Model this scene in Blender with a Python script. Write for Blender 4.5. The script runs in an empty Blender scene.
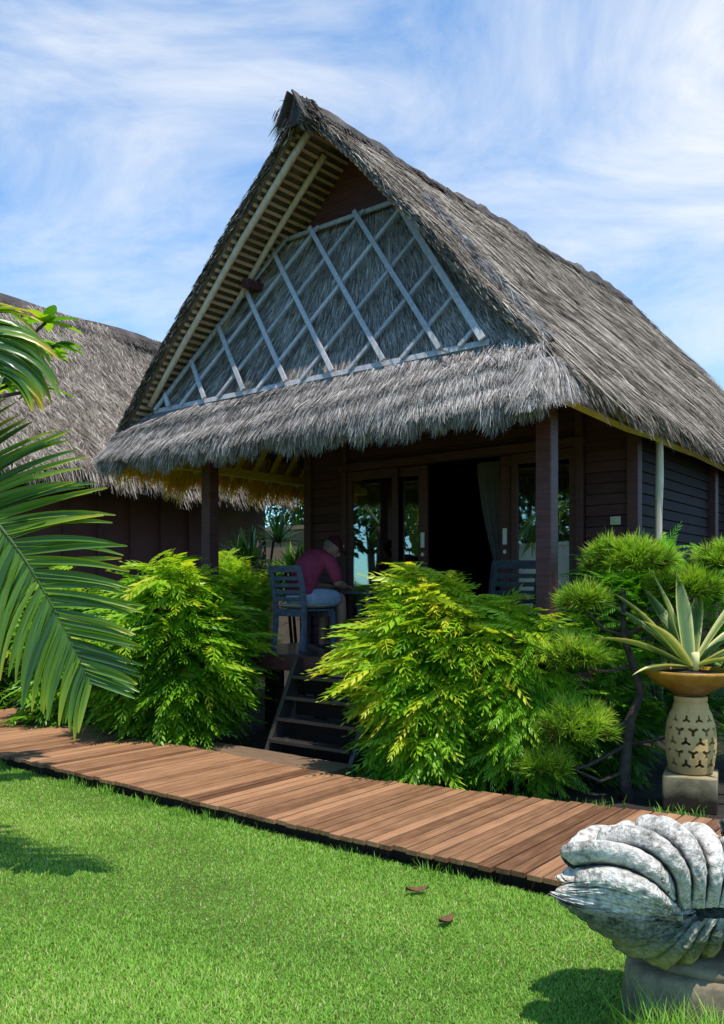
import bpy, bmesh, math, random
import numpy as np
from mathutils import Vector, Matrix

rng = np.random.default_rng(11)
random.seed(5)
scene = bpy.context.scene
col = scene.collection
PI = math.pi

# ------------------------------------------------------------------ frame of the hut: u along the facade, v away along the ridge
A = math.radians(38.4)
E1 = np.array([math.sin(A), math.cos(A), 0.0])
E2 = np.array([math.cos(A), -math.sin(A), 0.0])
P0 = np.array([-1.66, 9.2, 0.0])


def W(u, v, z=0.0):
    p = P0 + E2 * u + E1 * v
    return (float(p[0]), float(p[1]), float(z))


def nrm(a):
    a = np.asarray(a, float)
    return a / np.maximum(np.linalg.norm(a, axis=-1, keepdims=True), 1e-9)


# ------------------------------------------------------------------ mesh collecting
class Geo:
    def __init__(self):
        self.v, self.t, self.f3, self.f4, self.n = [], [], [], [], 0

    def add(self, V, F3=None, F4=None, tint=0.5):
        V = np.asarray(V, float).reshape(-1, 3)
        k = len(V)
        self.v.append(V)
        self.t.append(np.broadcast_to(np.asarray(tint, float), (k,)).copy())
        if F3 is not None and len(F3):
            self.f3.append(np.asarray(F3, int).reshape(-1, 3) + self.n)
        if F4 is not None and len(F4):
            self.f4.append(np.asarray(F4, int).reshape(-1, 4) + self.n)
        self.n += k

    def inst(self, V, F3, F4, M, L, tint, tv=None):
        """many copies of a small template: M (k,3,3) columns are the axes, L (k,3)"""
        V = np.asarray(V, float)
        k, n = len(L), len(V)
        P = np.einsum('kij,nj->kni', M, V) + L[:, None, :]
        T = np.broadcast_to(np.asarray(tint, float), (k,))[:, None] + (np.zeros(n) if tv is None else np.asarray(tv))[None, :]
        off = (np.arange(k) * n)[:, None, None]
        f3 = (np.asarray(F3, int).reshape(1, -1, 3) + off).reshape(-1, 3) if F3 is not None and len(F3) else None
        f4 = (np.asarray(F4, int).reshape(1, -1, 4) + off).reshape(-1, 4) if F4 is not None and len(F4) else None
        self.add(P.reshape(-1, 3), f3, f4, T.reshape(-1))

    def box(self, c, s, R=None, tint=0.5):
        hx, hy, hz = s[0] / 2, s[1] / 2, s[2] / 2
        V = np.array([[x, y, z] for x in (-hx, hx) for y in (-hy, hy) for z in (-hz, hz)])
        if R is not None:
            V = V @ np.asarray(R).T
        self.add(V + np.asarray(c), None, [(0, 1, 3, 2), (4, 6, 7, 5), (0, 4, 5, 1), (2, 3, 7, 6), (0, 2, 6, 4), (1, 5, 7, 3)], tint)

    def bar(self, p0, p1, w, h, up=(0, 0, 1), tint=0.5):
        p0, p1 = np.asarray(p0, float), np.asarray(p1, float)
        x = nrm(p1 - p0)
        y = nrm(np.cross(up, x))
        z = np.cross(x, y)
        self.box((p0 + p1) / 2, (np.linalg.norm(p1 - p0), w, h), np.stack([x, y, z], 1), tint)

    def tube(self, pts, rad, n=8, tint=0.5, cap=True):
        pts = np.asarray(pts, float)
        m = len(pts)
        rad = np.broadcast_to(np.asarray(rad, float), (m,))
        T = nrm(np.gradient(pts, axis=0))
        ref = np.array([0, 0, 1.0]) if abs(T[0][2]) < .9 else np.array([1.0, 0, 0])
        V = []
        for i in range(m):
            a = nrm(np.cross(ref, T[i]))
            b = np.cross(T[i], a)
            ref = np.cross(T[i], np.cross(ref, T[i])) if np.linalg.norm(np.cross(ref, T[i])) > .2 else ref
            for k in range(n):
                q = 2 * PI * k / n
                V.append(pts[i] + rad[i] * (a * math.cos(q) + b * math.sin(q)))
        F = [(i * n + k, i * n + (k + 1) % n, (i + 1) * n + (k + 1) % n, (i + 1) * n + k) for i in range(m - 1) for k in range(n)]
        F3 = []
        if cap:
            V.append(pts[0]); V.append(pts[-1])
            c0, c1 = len(V) - 2, len(V) - 1
            F3 = [(c0, (k + 1) % n, k) for k in range(n)] + [(c1, (m - 1) * n + k, (m - 1) * n + (k + 1) % n) for k in range(n)]
        self.add(V, F3, F, tint)

    def lathe(self, prof, n=32, c=(0, 0, 0), tint=0.5, closed=False):
        prof = np.asarray(prof, float)
        m = len(prof)
        q = np.arange(n) * 2 * PI / n
        V = np.stack([np.outer(prof[:, 0], np.cos(q)), np.outer(prof[:, 0], np.sin(q)), np.repeat(prof[:, 1][:, None], n, 1)], 2).reshape(-1, 3)
        mm = m if closed else m - 1
        F = [(i * n + k, i * n + (k + 1) % n, ((i + 1) % m) * n + (k + 1) % n, ((i + 1) % m) * n + k) for i in range(mm) for k in range(n)]
        self.add(V + np.asarray(c), None, F, tint)

    def grid(self, P, tint=0.5, flip=False):
        P = np.asarray(P, float)
        a, b = P.shape[:2]
        i, j = np.meshgrid(np.arange(a - 1), np.arange(b - 1), indexing='ij')
        i, j = i.ravel(), j.ravel()
        F = np.stack([i * b + j, (i + 1) * b + j, (i + 1) * b + j + 1, i * b + j + 1], 1)
        if flip:
            F = F[:, ::-1]
        self.add(P.reshape(-1, 3), None, F, tint)

    def mesh(self, name, smooth=False):
        me = bpy.data.meshes.new(name)
        V = np.concatenate(self.v)
        T = np.concatenate(self.t)
        f3 = np.concatenate(self.f3) if self.f3 else np.zeros((0, 3), int)
        f4 = np.concatenate(self.f4) if self.f4 else np.zeros((0, 4), int)
        me.vertices.add(len(V))
        me.vertices.foreach_set('co', V.astype(np.float32).ravel())
        loops = np.concatenate([f3.ravel(), f4.ravel()]).astype(np.int32)
        me.loops.add(len(loops))
        me.loops.foreach_set('vertex_index', loops)
        st = np.concatenate([np.arange(len(f3)) * 3, len(f3) * 3 + np.arange(len(f4)) * 4]).astype(np.int32)
        me.polygons.add(len(st))
        me.polygons.foreach_set('loop_start', st)
        me.polygons.foreach_set('use_smooth', np.full(len(st), smooth, dtype=bool))
        me.update(calc_edges=True)
        at = me.attributes.new('tint', 'FLOAT', 'POINT')
        at.data.foreach_set('value', T.astype(np.float32))
        return me

    def build(self, name, mat, parent=None, smooth=False, bevel=0, loc=None):
        o = bpy.data.objects.new(name, self.mesh(name, smooth))
        col.objects.link(o)
        o.data.materials.append(mat)
        if parent is not None:
            o.parent = parent
        if loc is not None:
            o.location = loc
        if bevel:
            b = o.modifiers.new('bevel', 'BEVEL')
            b.width = bevel; b.segments = 2; b.limit_method = 'ANGLE'
        return o


def tag(o, label=None, cat=None, group=None, kind=None):
    if label: o['label'] = label
    if cat: o['category'] = cat
    if group: o['group'] = group
    if kind: o['kind'] = kind
    return o


def thing(name, label, cat, loc=(0, 0, 0), rz=0.0, group=None):
    o = bpy.data.objects.new(name, None)
    col.objects.link(o)
    o.location = loc
    o.rotation_euler = (0, 0, rz)
    o.empty_display_size = .1
    return tag(o, label, cat, group)


def copy_tree(o, parent=None):
    c = o.copy()
    col.objects.link(c)
    c.parent = parent
    for ch in [k for k in bpy.data.objects if k.parent == o]:
        copy_tree(ch, c)
    return c


# ------------------------------------------------------------------ materials
class NT:
    def __init__(self, name):
        self.m = bpy.data.materials.new(name)
        self.m.use_nodes = True
        self.t = self.m.node_tree
        self.t.nodes.clear()
        self.out = self.t.nodes.new('ShaderNodeOutputMaterial')

    def n(self, typ, **kw):
        nd = self.t.nodes.new('ShaderNode' + typ)
        for k, v in kw.items():
            if k.startswith('_'):
                setattr(nd, k[1:], v)
            else:
                nd.inputs[k.replace('__', ' ')].default_value = v
        return nd

    def l(self, a, b):
        self.t.links.new(a, b)

    def ramp(self, fac, stops, interp='LINEAR'):
        r = self.t.nodes.new('ShaderNodeValToRGB')
        r.color_ramp.interpolation = interp
        el = r.color_ramp.elements
        while len(el) < len(stops):
            el.new(.5)
        for e, (p, c) in zip(el, stops):
            e.position = p
            e.color = (*c, 1) if len(c) == 3 else c
        self.l(fac, r.inputs[0])
        return r.outputs[0]

    def noise(self, scale, detail=4, rough=.6, coord='Object', stretch=None, rot=None):
        tc = self.t.nodes.new('ShaderNodeTexCoord')
        src = tc.outputs[coord]
        if stretch or rot:
            mp = self.t.nodes.new('ShaderNodeMapping')
            if stretch: mp.inputs['Scale'].default_value = stretch
            if rot: mp.inputs['Rotation'].default_value = rot
            self.l(src, mp.inputs[0]); src = mp.outputs[0]
        nz = self.n('TexNoise', Scale=scale, Detail=detail, Roughness=rough)
        self.l(src, nz.inputs['Vector'])
        return nz.outputs[0]

    def mix(self, f, a, b, typ='MIX'):
        mx = self.t.nodes.new('ShaderNodeMix')
        mx.data_type = 'RGBA'; mx.blend_type = typ
        for val, i in ((f, 0), (a, 6), (b, 7)):
            if hasattr(val, 'links'): self.l(val, mx.inputs[i])
            else: mx.inputs[i].default_value = val if i == 0 else (*val, 1)
        return mx.outputs[2]

    def math(self, op, a, b=0.0, clamp=False):
        nd = self.t.nodes.new('ShaderNodeMath'); nd.operation = op; nd.use_clamp = clamp
        for val, i in ((a, 0), (b, 1)):
            if hasattr(val, 'links'): self.l(val, nd.inputs[i])
            else: nd.inputs[i].default_value = val
        return nd.outputs[0]

    def attr(self, name='tint'):
        a = self.t.nodes.new('ShaderNodeAttribute'); a.attribute_name = name
        return a.outputs['Fac']

    def bump(self, h, strength=.3, dist=.01):
        b = self.n('Bump', Strength=strength, Distance=dist)
        self.l(h, b.inputs['Height'])
        return b.outputs[0]

    def principled(self, color, rough=.6, bump=None, **kw):
        p = self.t.nodes.new('ShaderNodeBsdfPrincipled')
        if hasattr(color, 'links'): self.l(color, p.inputs['Base Color'])
        else: p.inputs['Base Color'].default_value = (*color, 1)
        if hasattr(rough, 'links'): self.l(rough, p.inputs['Roughness'])
        else: p.inputs['Roughness'].default_value = rough
        if bump is not None: self.l(bump, p.inputs['Normal'])
        for k, v in kw.items():
            p.inputs[k.replace('__', ' ')].default_value = v
        return p.outputs[0]

    def done(self, sh):
        self.l(sh, self.out.inputs[0])
        return self.m


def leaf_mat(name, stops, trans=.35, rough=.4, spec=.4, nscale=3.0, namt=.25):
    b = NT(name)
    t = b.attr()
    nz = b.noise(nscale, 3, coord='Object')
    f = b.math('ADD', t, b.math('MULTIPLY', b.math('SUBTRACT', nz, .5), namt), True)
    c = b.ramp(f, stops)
    p = b.principled(c, rough, Specular__IOR__Level=spec)
    tr = b.n('BsdfTranslucent')
    cc = b.mix(1.0, c, (1.0, 1.0, .45), 'MULTIPLY')
    cc2 = b.mix(1.0, cc, (1.6, 1.6, 1.2), 'MULTIPLY')
    b.l(cc2, tr.inputs[0])
    ms = b.n('MixShader'); ms.inputs[0].default_value = trans
    b.l(p, ms.inputs[1]); b.l(tr.outputs[0], ms.inputs[2])
    return b.done(ms.outputs[0])


def wood_mat(name, c0, c1, rough=.6, scale=6.0, stretch=(1, 14, 14), bump=.25, spec=.3, rnd=.0, coord='Object'):
    b = NT(name)
    nz = b.noise(scale, 6, .65, coord, stretch)
    n2 = b.noise(1.3 if not rnd else 5.0, 4, .6, coord)
    if rnd:
        oi0 = b.t.nodes.new('ShaderNodeObjectInfo')
        wv = b.math('MULTIPLY', oi0.outputs['Random'], 40.0)
        for q_ in (nz.node, n2.node):
            q_.noise_dimensions = '4D'
            b.l(wv, q_.inputs['W'])
    f = b.math('ADD', b.math('MULTIPLY', nz, .8), b.math('MULTIPLY', n2, .3))
    if rnd:
        oi = b.t.nodes.new('ShaderNodeObjectInfo')
        f = b.math('ADD', f, b.math('MULTIPLY', b.math('SUBTRACT', oi.outputs['Random'], .5), rnd))
    f = b.math('ADD', f, b.math('MULTIPLY', b.math('SUBTRACT', b.attr(), .5), .5), True)
    c = b.ramp(f, [(.3, c0), (.75, c1)])
    return b.done(b.principled(c, rough, b.bump(nz, bump, .004), Specular__IOR__Level=spec))


def plain_mat(name, c0, c1, rough=.8, scale=8.0, bump=.2, spec=.3, dist=.01):
    b = NT(name)
    nz = b.noise(scale, 6, .65)
    c = b.ramp(nz, [(.3, c0), (.7, c1)])
    return b.done(b.principled(c, rough, b.bump(nz, bump, dist), Specular__IOR__Level=spec))


def thatch_mat(name, stops, streak=.5):
    b = NT(name)
    big = b.noise(1.1, 4, .6)
    fine = b.noise(9.0, 4, .7)
    f = b.math('ADD', b.attr(), b.math('MULTIPLY', b.math('SUBTRACT', big, .5), streak))
    mid = b.noise(3.6, 5, .75)
    f = b.math('ADD', f, b.math('MULTIPLY', b.math('SUBTRACT', mid, .5), .7))
    f = b.math('ADD', f, b.math('MULTIPLY', b.math('SUBTRACT', fine, .5), .6), True)
    c = b.ramp(f, stops)
    return b.done(b.principled(c, .85, b.bump(fine, .3, .02), Specular__IOR__Level=.15))


M = {}
M['thatch'] = thatch_mat('grey_thatch', [(.0, (.05, .043, .038)), (.3, (.18, .155, .138)), (.6, (.38, .335, .305)), (1, (.66, .60, .56))])
M['thatch_dark'] = thatch_mat('weathered_thatch', [(.0, (.035, .028, .022)), (.35, (.14, .113, .09)), (.65, (.31, .255, .205)), (1, (.58, .50, .42))])
M['thatch_yellow'] = leaf_mat('young_thatch', [(.0, (.3, .17, .01)), (.5, (.72, .46, .03)), (1, (.85, .62, .10))], .5, .8, .1)
M['soffit'] = thatch_mat('soffit_thatch', [(.0, (.02, .014, .01)), (.5, (.1, .07, .045)), (1, (.25, .19, .13))])
M['batten'] = wood_mat('batten_bamboo', (.30, .17, .09), (.62, .41, .26), .6)
M['bamboo'] = wood_mat('bamboo_pole', (.40, .30, .22), (.70, .56, .45), .5, 3.0, (8, 8, 1))
M['gold_wood'] = wood_mat('golden_rafter', (.42, .24, .03), (.65, .43, .08), .6)
M['dark_wood'] = wood_mat('dark_wood', (.042, .015, .017), (.135, .05, .053), .5, 5.0, (1, 1, 12), .3, .35)
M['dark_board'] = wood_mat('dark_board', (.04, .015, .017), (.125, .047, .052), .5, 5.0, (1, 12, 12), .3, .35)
M['shadow_board'] = wood_mat('shadow_board', (.014, .006, .007), (.034, .014, .016), .7, 5.0, (1, 12, 12), .3, .2)  # darker copy of dark_board, eave shade put into its colour
M['red_board'] = wood_mat('red_board', (.055, .02, .022), (.17, .06, .062), .6, 4.0, (1, 12, 12), .3, .3)
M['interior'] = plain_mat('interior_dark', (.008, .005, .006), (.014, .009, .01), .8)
M['lattice'] = wood_mat('lattice_paint', (.26, .25, .265), (.54, .52, .54), .6, 8.0, (3, 3, 3), .2, .3)
M['deckboard'] = wood_mat('porch_boards', (.02, .018, .018), (.06, .05, .048), .22, 5.0, (1, 12, 12), .12, .5)
M['boardwalk'] = wood_mat('boardwalk_boards', (.125, .056, .027), (.42, .215, .11), .6, 3.2, (14, 1, 14), .5, .25, .35)
M['beam'] = plain_mat('rough_beam', (.02, .014, .01), (.05, .035, .025), .9)
M['slab'] = wood_mat('landing_boards', (.10, .062, .038), (.24, .155, .095), .8, 4.0, (1, 10, 10), .3)
M['stone_base'] = None


def ridge_mat():
    b = NT('ridge_cap_brown')
    nz = b.noise(3.0, 6, .7)
    c = b.ramp(nz, [(.3, (.025, .02, .018)), (.55, (.09, .068, .058)), (.75, (.2, .165, .145))])
    return b.done(b.principled(c, .8, b.bump(nz, .5, .03)))


M['ridge'] = ridge_mat()

LG = [(.0, (.012, .045, .008)), (.3, (.07, .21, .016)), (.55, (.20, .43, .022)), (.78, (.42, .55, .032)), (1, (.72, .66, .06))]
M['bush'] = leaf_mat('shrub_leaf', LG, .38, .38, .45)
M['bush_fine'] = leaf_mat('fine_shrub_leaf', [(.0, (.012, .045, .008)), (.4, (.075, .25, .016)), (.7, (.19, .46, .025)), (1, (.44, .6, .05))], .4, .45, .3)
M['needle'] = leaf_mat('conifer_needle', [(.0, (.06, .045, .018)), (.22, (.06, .12, .012)), (.5, (.18, .36, .02)), (.8, (.36, .54, .04)), (1, (.58, .64, .10))], .3, .5, .25)
M['palm'] = leaf_mat('palm_leaflet', [(.0, (.010, .035, .012)), (.4, (.04, .115, .018)), (.62, (.13, .26, .02)), (.8, (.33, .40, .03)), (1, (.62, .42, .03))], .3, .3, .6, 2.0, .12)
M['tree'] = leaf_mat('tree_leaf', [(.0, (.008, .025, .006)), (.5, (.035, .1, .014)), (1, (.11, .22, .03))], .3, .45, .35)
M['strap'] = leaf_mat('strap_leaf', [(.0, (.006, .02, .014)), (.5, (.02, .07, .025)), (.8, (.07, .22, .02)), (1, (.25, .45, .05))], .25, .3, .6)
M['agave'] = leaf_mat('variegated_leaf', [(.0, (.06, .12, .04)), (.25, (.13, .21, .07)), (.45, (.32, .38, .13)), (.6, (.68, .64, .24)), (1, (.88, .82, .42))], .2, .35, .45, 14.0, .16)
M['grass'] = leaf_mat('grass_blade', [(.0, (.04, .10, .014)), (.3, (.125, .30, .03)), (.6, (.235, .47, .055)), (.85, (.40, .55, .11)), (1, (.62, .53, .30))], .3, .5, .25, 1.2, .5)
M['bark'] = plain_mat('bark', (.03, .022, .016), (.11, .085, .065), .9, 14, .8)
M['stem'] = plain_mat('green_stem', (.02, .03, .01), (.06, .07, .03), .7, 14, .3)
M['rachis'] = plain_mat('palm_rachis', (.05, .09, .02), (.08, .13, .03), .4, 5, .1)
M['plaster'] = plain_mat('brown_plaster', (.16, .095, .07), (.24, .15, .11), .9, 2.0)
M['tan_wall'] = plain_mat('tan_plaster', (.3, .22, .14), (.42, .32, .21), .9, 2.0)
M['white_wall'] = plain_mat('white_plaster', (.6, .6, .6), (.75, .75, .74), .9, 2.0)
M['chair'] = wood_mat('washed_blue_wood', (.05, .06, .08), (.17, .2, .26), .6, 6.0, (3, 3, 3), .3)
M['cushion'] = plain_mat('beige_cushion', (.4, .34, .22), (.55, .48, .33), .9, 20, .2)
M['brown_cushion'] = plain_mat('brown_cushion', (.16, .06, .03), (.24, .1, .05), .9, 20, .2)
M['shirt'] = plain_mat('maroon_cotton', (.25, .032, .075), (.36, .055, .11), .9, 6, .35, .2, .02)
M['cap'] = plain_mat('dark_red_cotton', (.05, .005, .012), (.085, .01, .02), .85, 25, .2)
M['shorts'] = plain_mat('light_blue_denim', (.27, .35, .48), (.42, .51, .66), .9, 10, .3, .2, .02)
M['skin'] = plain_mat('skin', (.36, .18, .125), (.46, .24, .165), .55, 9, .1)
M['hair'] = plain_mat('grey_hair', (.1, .09, .085), (.25, .23, .22), .8, 60, .4)
M['sandal'] = plain_mat('dark_leather', (.012, .01, .01), (.03, .024, .02), .6, 20)
M['white'] = plain_mat('white_enamel', (.7, .7, .66), (.8, .8, .76), .35, 20, .05)
M['ivory'] = plain_mat('ivory_plastic', (.5, .45, .33), (.56, .5, .37), .4, 20, .05)
M['black'] = plain_mat('black_hole', (.006, .005, .004), (.01, .008, .006), .9)
M['dry_leaf'] = plain_mat('dry_leaf', (.1, .045, .02), (.2, .1, .05), .7, 20, .3)
M['soil'] = plain_mat('soil', (.012, .009, .007), (.04, .03, .022), .95, 6, .8)
M['glaze'] = None


def glass_mat():
    b = NT('window_glass')
    fr = b.n('Fresnel', IOR=1.52)
    f = b.math('ADD', b.math('MULTIPLY', fr.outputs[0], 2.4), .12, True)
    tr = b.n('BsdfTransparent'); tr.inputs[0].default_value = (.75, .78, .78, 1)
    gl = b.n('BsdfGlossy', Roughness=.015)
    gl.inputs[0].default_value = (.95, .97, .97, 1)
    ms = b.n('MixShader')
    b.l(f, ms.inputs[0]); b.l(tr.outputs[0], ms.inputs[1]); b.l(gl.outputs[0], ms.inputs[2])
    return b.done(ms.outputs[0])


M['glass'] = glass_mat()


def curtain_mat():
    b = NT('sheer_curtain')
    d = b.n('BsdfDiffuse'); d.inputs[0].default_value = (.3, .29, .31, 1)
    tr = b.n('BsdfTransparent')
    ms = b.n('MixShader'); ms.inputs[0].default_value = .62
    b.l(d.outputs[0], ms.inputs[1]); b.l(tr.outputs[0], ms.inputs[2])
    return b.done(ms.outputs[0])


M['curtain'] = curtain_mat()


def shell_mat():
    b = NT('weathered_shell_stone')
    nz = b.noise(9, 8, .72)
    spots = b.noise(38, 5, .75)
    tc = b.t.nodes.new('ShaderNodeTexCoord')
    sx = b.t.nodes.new('ShaderNodeSeparateXYZ'); b.l(tc.outputs['Object'], sx.inputs[0])
    base = b.ramp(b.math('ADD', b.math('MULTIPLY', nz, .55), b.math('MULTIPLY', spots, .45)), [(.36, (.11, .098, .08)), (.44, (.40, .365, .315)), (.51, (.76, .70, .61)), (.62, (.94, .88, .78))])
    lines = b.t.nodes.new('ShaderNodeTexWave'); lines.wave_type = 'RINGS'; lines.rings_direction = 'SPHERICAL'
    lines.inputs['Scale'].default_value = 17; lines.inputs['Distortion'].default_value = 5; lines.inputs['Detail'].default_value = 3
    lines.inputs['Detail Scale'].default_value = 2.5
    b.l(tc.outputs['Object'], lines.inputs['Vector'])
    base = b.mix(b.ramp(lines.outputs[1], [(.0, (.22, .22, .22)), (.3, (0, 0, 0))]), base, (.16, .16, .15))
    big = b.noise(4.5, 5, .7)
    base = b.mix(b.ramp(big, [(.52, (0, 0, 0)), (.70, (.6, .6, .6))]), base, (.16, .15, .13))
    # crevices between the ribs get shade and dirt painted into the colour (tint holds how deep a point lies)
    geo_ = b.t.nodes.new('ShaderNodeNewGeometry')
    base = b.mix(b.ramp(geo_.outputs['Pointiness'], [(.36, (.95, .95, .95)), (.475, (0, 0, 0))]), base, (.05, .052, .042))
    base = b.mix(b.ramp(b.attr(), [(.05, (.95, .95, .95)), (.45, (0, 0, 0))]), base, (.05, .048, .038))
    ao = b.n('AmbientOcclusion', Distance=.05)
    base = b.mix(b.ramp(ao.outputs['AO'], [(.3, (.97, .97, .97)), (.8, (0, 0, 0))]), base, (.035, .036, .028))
    # moss and lichen low down
    zf = b.math('ADD', sx.outputs[2], b.math('MULTIPLY', b.math('SUBTRACT', nz, .5), .25))
    moss = b.ramp(b.math('ADD', zf, .3), [(.28, (1, 1, 1)), (.36, (.0, .0, .0))])
    mcol = b.ramp(spots, [(.35, (.025, .035, .018)), (.5, (.09, .11, .06)), (.68, (.24, .26, .2))])
    ycol = b.ramp(nz, [(.4, (.14, .14, .04)), (.65, (.5, .40, .04))])
    low = b.ramp(b.math('ADD', zf, .5), [(.36, (1, 1, 1)), (.45, (0, 0, 0))])
    mcol = b.mix(low, mcol, ycol)
    c = b.mix(b.math('MULTIPLY', moss, .85), base, mcol)
    hh = b.math('ADD', b.math('MULTIPLY', lines.outputs[1], .4), b.math('MULTIPLY', spots, 1.3))
    return b.done(b.principled(c, .85, b.bump(hh, .75, .014), Specular__IOR__Level=.2))


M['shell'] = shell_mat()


def stone_mat(name, c0, c1, dark, z0, z1, spec=.25, rough=.85):
    """stone that is stained dark towards its foot"""
    b = NT(name)
    nz = b.noise(10, 7, .7)
    c = b.ramp(nz, [(.3, c0), (.7, c1)])
    tc = b.t.nodes.new('ShaderNodeTexCoord')
    sx = b.t.nodes.new('ShaderNodeSeparateXYZ'); b.l(tc.outputs['Object'], sx.inputs[0])
    n2 = b.noise(5, 5, .7)
    zf = b.math('ADD', sx.outputs[2], b.math('MULTIPLY', b.math('SUBTRACT', n2, .5), .16))
    mr = b.n('MapRange'); mr.inputs[1].default_value = z0; mr.inputs[2].default_value = z1
    mr.inputs[3].default_value = 1; mr.inputs[4].default_value = 0
    b.l(zf, mr.inputs[0])
    c = b.mix(mr.outputs[0], c, dark)
    return b.done(b.principled(c, rough, b.bump(nz, .4, .012), Specular__IOR__Level=spec))


M['vase'] = stone_mat('pale_sandstone', (.54, .34, .12), (.72, .49, .21), (.32, .21, .09), .15, .35)
M['vase_block'] = stone_mat('stained_block', (.25, .19, .09), (.42, .34, .2), (.035, .024, .014), .10, .24)
M['glaze'] = stone_mat('glazed_bowl', (.30, .14, .015), (.52, .28, .035), (.2, .09, .012), .74, .86, .5, .3)
M['plinth'] = stone_mat('mossy_plinth', (.13, .10, .065), (.36, .28, .18), (.06, .06, .04), .0, .2)


def lawn_mat():
    b = NT('lawn_ground')
    nz = b.noise(40, 6, .7, 'Object')
    n2 = b.noise(1.5, 4, .6, 'Object')
    f = b.math('ADD', b.math('MULTIPLY', nz, .6), b.math('MULTIPLY', n2, .4))
    c = b.ramp(f, [(.3, (.08, .09, .03)), (.6, (.14, .2, .04)), (.8, (.2, .24, .08))])
    return b.done(b.principled(c, .9, b.bump(nz, .8, .03), Specular__IOR__Level=.1))


M['lawn'] = lawn_mat()

# ------------------------------------------------------------------ world, sun, camera
SUN_AZ, SUN_EL = 150.0, 72.5
wd = bpy.data.worlds.new('World')
scene.world = wd
wd.use_nodes = True
nt = wd.node_tree
nt.nodes.clear()
wo = nt.nodes.new('ShaderNodeOutputWorld')
bg = nt.nodes.new('ShaderNodeBackground')
bg.inputs[1].default_value = .215
sky = nt.nodes.new('ShaderNodeTexSky')
sky.sky_type = 'NISHITA'
sky.sun_disc = False
sky.sun_elevation = math.radians(SUN_EL)
sky.sun_rotation = math.radians(SUN_AZ)
sky.air_density = 1.0; sky.dust_density = .3; sky.ozone_density = 2.5
tc = nt.nodes.new('ShaderNodeTexCoord')
mp = nt.nodes.new('ShaderNodeMapping')
mp.inputs['Scale'].default_value = (1.5, 1.2, 3.6)
mp.inputs['Rotation'].default_value = (.1, .28, .5)
mp.inputs['Location'].default_value = (.35, .2, .42)
n1 = nt.nodes.new('ShaderNodeTexNoise')
n1.inputs['Scale'].default_value = 1.7; n1.inputs['Detail'].default_value = 9; n1.inputs['Roughness'].default_value = .62
n1.inputs['Distortion'].default_value = .9
n2 = nt.nodes.new('ShaderNodeTexNoise')
n2.inputs['Scale'].default_value = 1.05; n2.inputs['Detail'].default_value = 3
ad = nt.nodes.new('ShaderNodeMath'); ad.operation = 'ADD'
m2 = nt.nodes.new('ShaderNodeMath'); m2.operation = 'MULTIPLY'; m2.inputs[1].default_value = .8
rp = nt.nodes.new('ShaderNodeValToRGB')
rp.color_ramp.elements[0].position = .76; rp.color_ramp.elements[0].color = (0, 0, 0, 1)
rp.color_ramp.elements[1].position = 1.16; rp.color_ramp.elements[1].color = (1, 1, 1, 1)
mr = nt.nodes.new('ShaderNodeMapRange')
mr.inputs[1].default_value = .84; mr.inputs[2].default_value = 1.28
mr.inputs[3].default_value = .02; mr.inputs[4].default_value = .85
mx = nt.nodes.new('ShaderNodeMix'); mx.data_type = 'RGBA'
mx.inputs[7].default_value = (4.75, 4.85, 4.95, 1)
L = nt.links.new
L(tc.outputs['Generated'], mp.inputs[0]); L(mp.outputs[0], n1.inputs['Vector']); L(tc.outputs['Generated'], n2.inputs['Vector'])
L(n2.outputs[0], m2.inputs[0]); L(n1.outputs[0], ad.inputs[0]); L(m2.outputs[0], ad.inputs[1])
L(ad.outputs[0], mr.inputs[0]); L(mr.outputs[0], mx.inputs[0]); sk = nt.nodes.new('ShaderNodeMix'); sk.data_type = 'RGBA'; sk.blend_type = 'MULTIPLY'; sk.inputs[0].default_value = 1
sk.inputs[7].default_value = (.44, .92, 1.16, 1)
L(sky.outputs[0], sk.inputs[6]); L(sk.outputs[2], mx.inputs[6])
L(mx.outputs[2], bg.inputs[0]); L(bg.outputs[0], wo.inputs[0])

sl = bpy.data.lights.new('sun', 'SUN')
sl.energy = 5.0; sl.angle = math.radians(.53); sl.color = (1.0, .94, .84)
so = bpy.data.objects.new('sun', sl)
col.objects.link(so)
az, el = math.radians(SUN_AZ), math.radians(SUN_EL)
sd = Vector((math.sin(az) * math.cos(el), math.cos(az) * math.cos(el), math.sin(el)))
so.rotation_euler = (-sd).to_track_quat('-Z', 'Y').to_euler()
so.location = (6, -6, 12)

cam = bpy.data.cameras.new('camera')
cam.sensor_fit = 'VERTICAL'; cam.sensor_height = 36; cam.sensor_width = 25.45
cam.lens = 842 / 1024 * 36
cam.shift_y = 78 / 1024
cam.clip_end = 3000; cam.clip_start = .05
co = bpy.data.objects.new('camera', cam)
co.location = (0, 0, 1.6)
co.rotation_euler = (PI / 2, 0, 0)
col.objects.link(co)
scene.camera = co
scene.view_settings.view_transform = 'Standard'
scene.view_settings.look = 'None'
scene.view_settings.exposure = 0

# ------------------------------------------------------------------ ground
g = Geo()
s = 900
g.add([(-s, -s, -.004), (s, -s, -.004), (s, s, -.004), (-s, s, -.004)], None, [(0, 1, 2, 3)])
tag(g.build('ground', M['lawn']), kind='structure')
# planting bed between the boardwalk and the huts
g = Geo()
bed = [W(-9, -.35), W(-.2, -1.3), W(3, -1.3), W(5, -1.0), W(11, .3), W(11, 9), W(-9, 9)]
cen = np.mean(np.array(bed), 0)
g.add([(p[0], p[1], .004) for p in bed] + [(cen[0], cen[1], .004)], [(i, (i + 1) % 7, 7) for i in range(7)])
tag(g.build('planting_bed', M['soil']), kind='structure')

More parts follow.
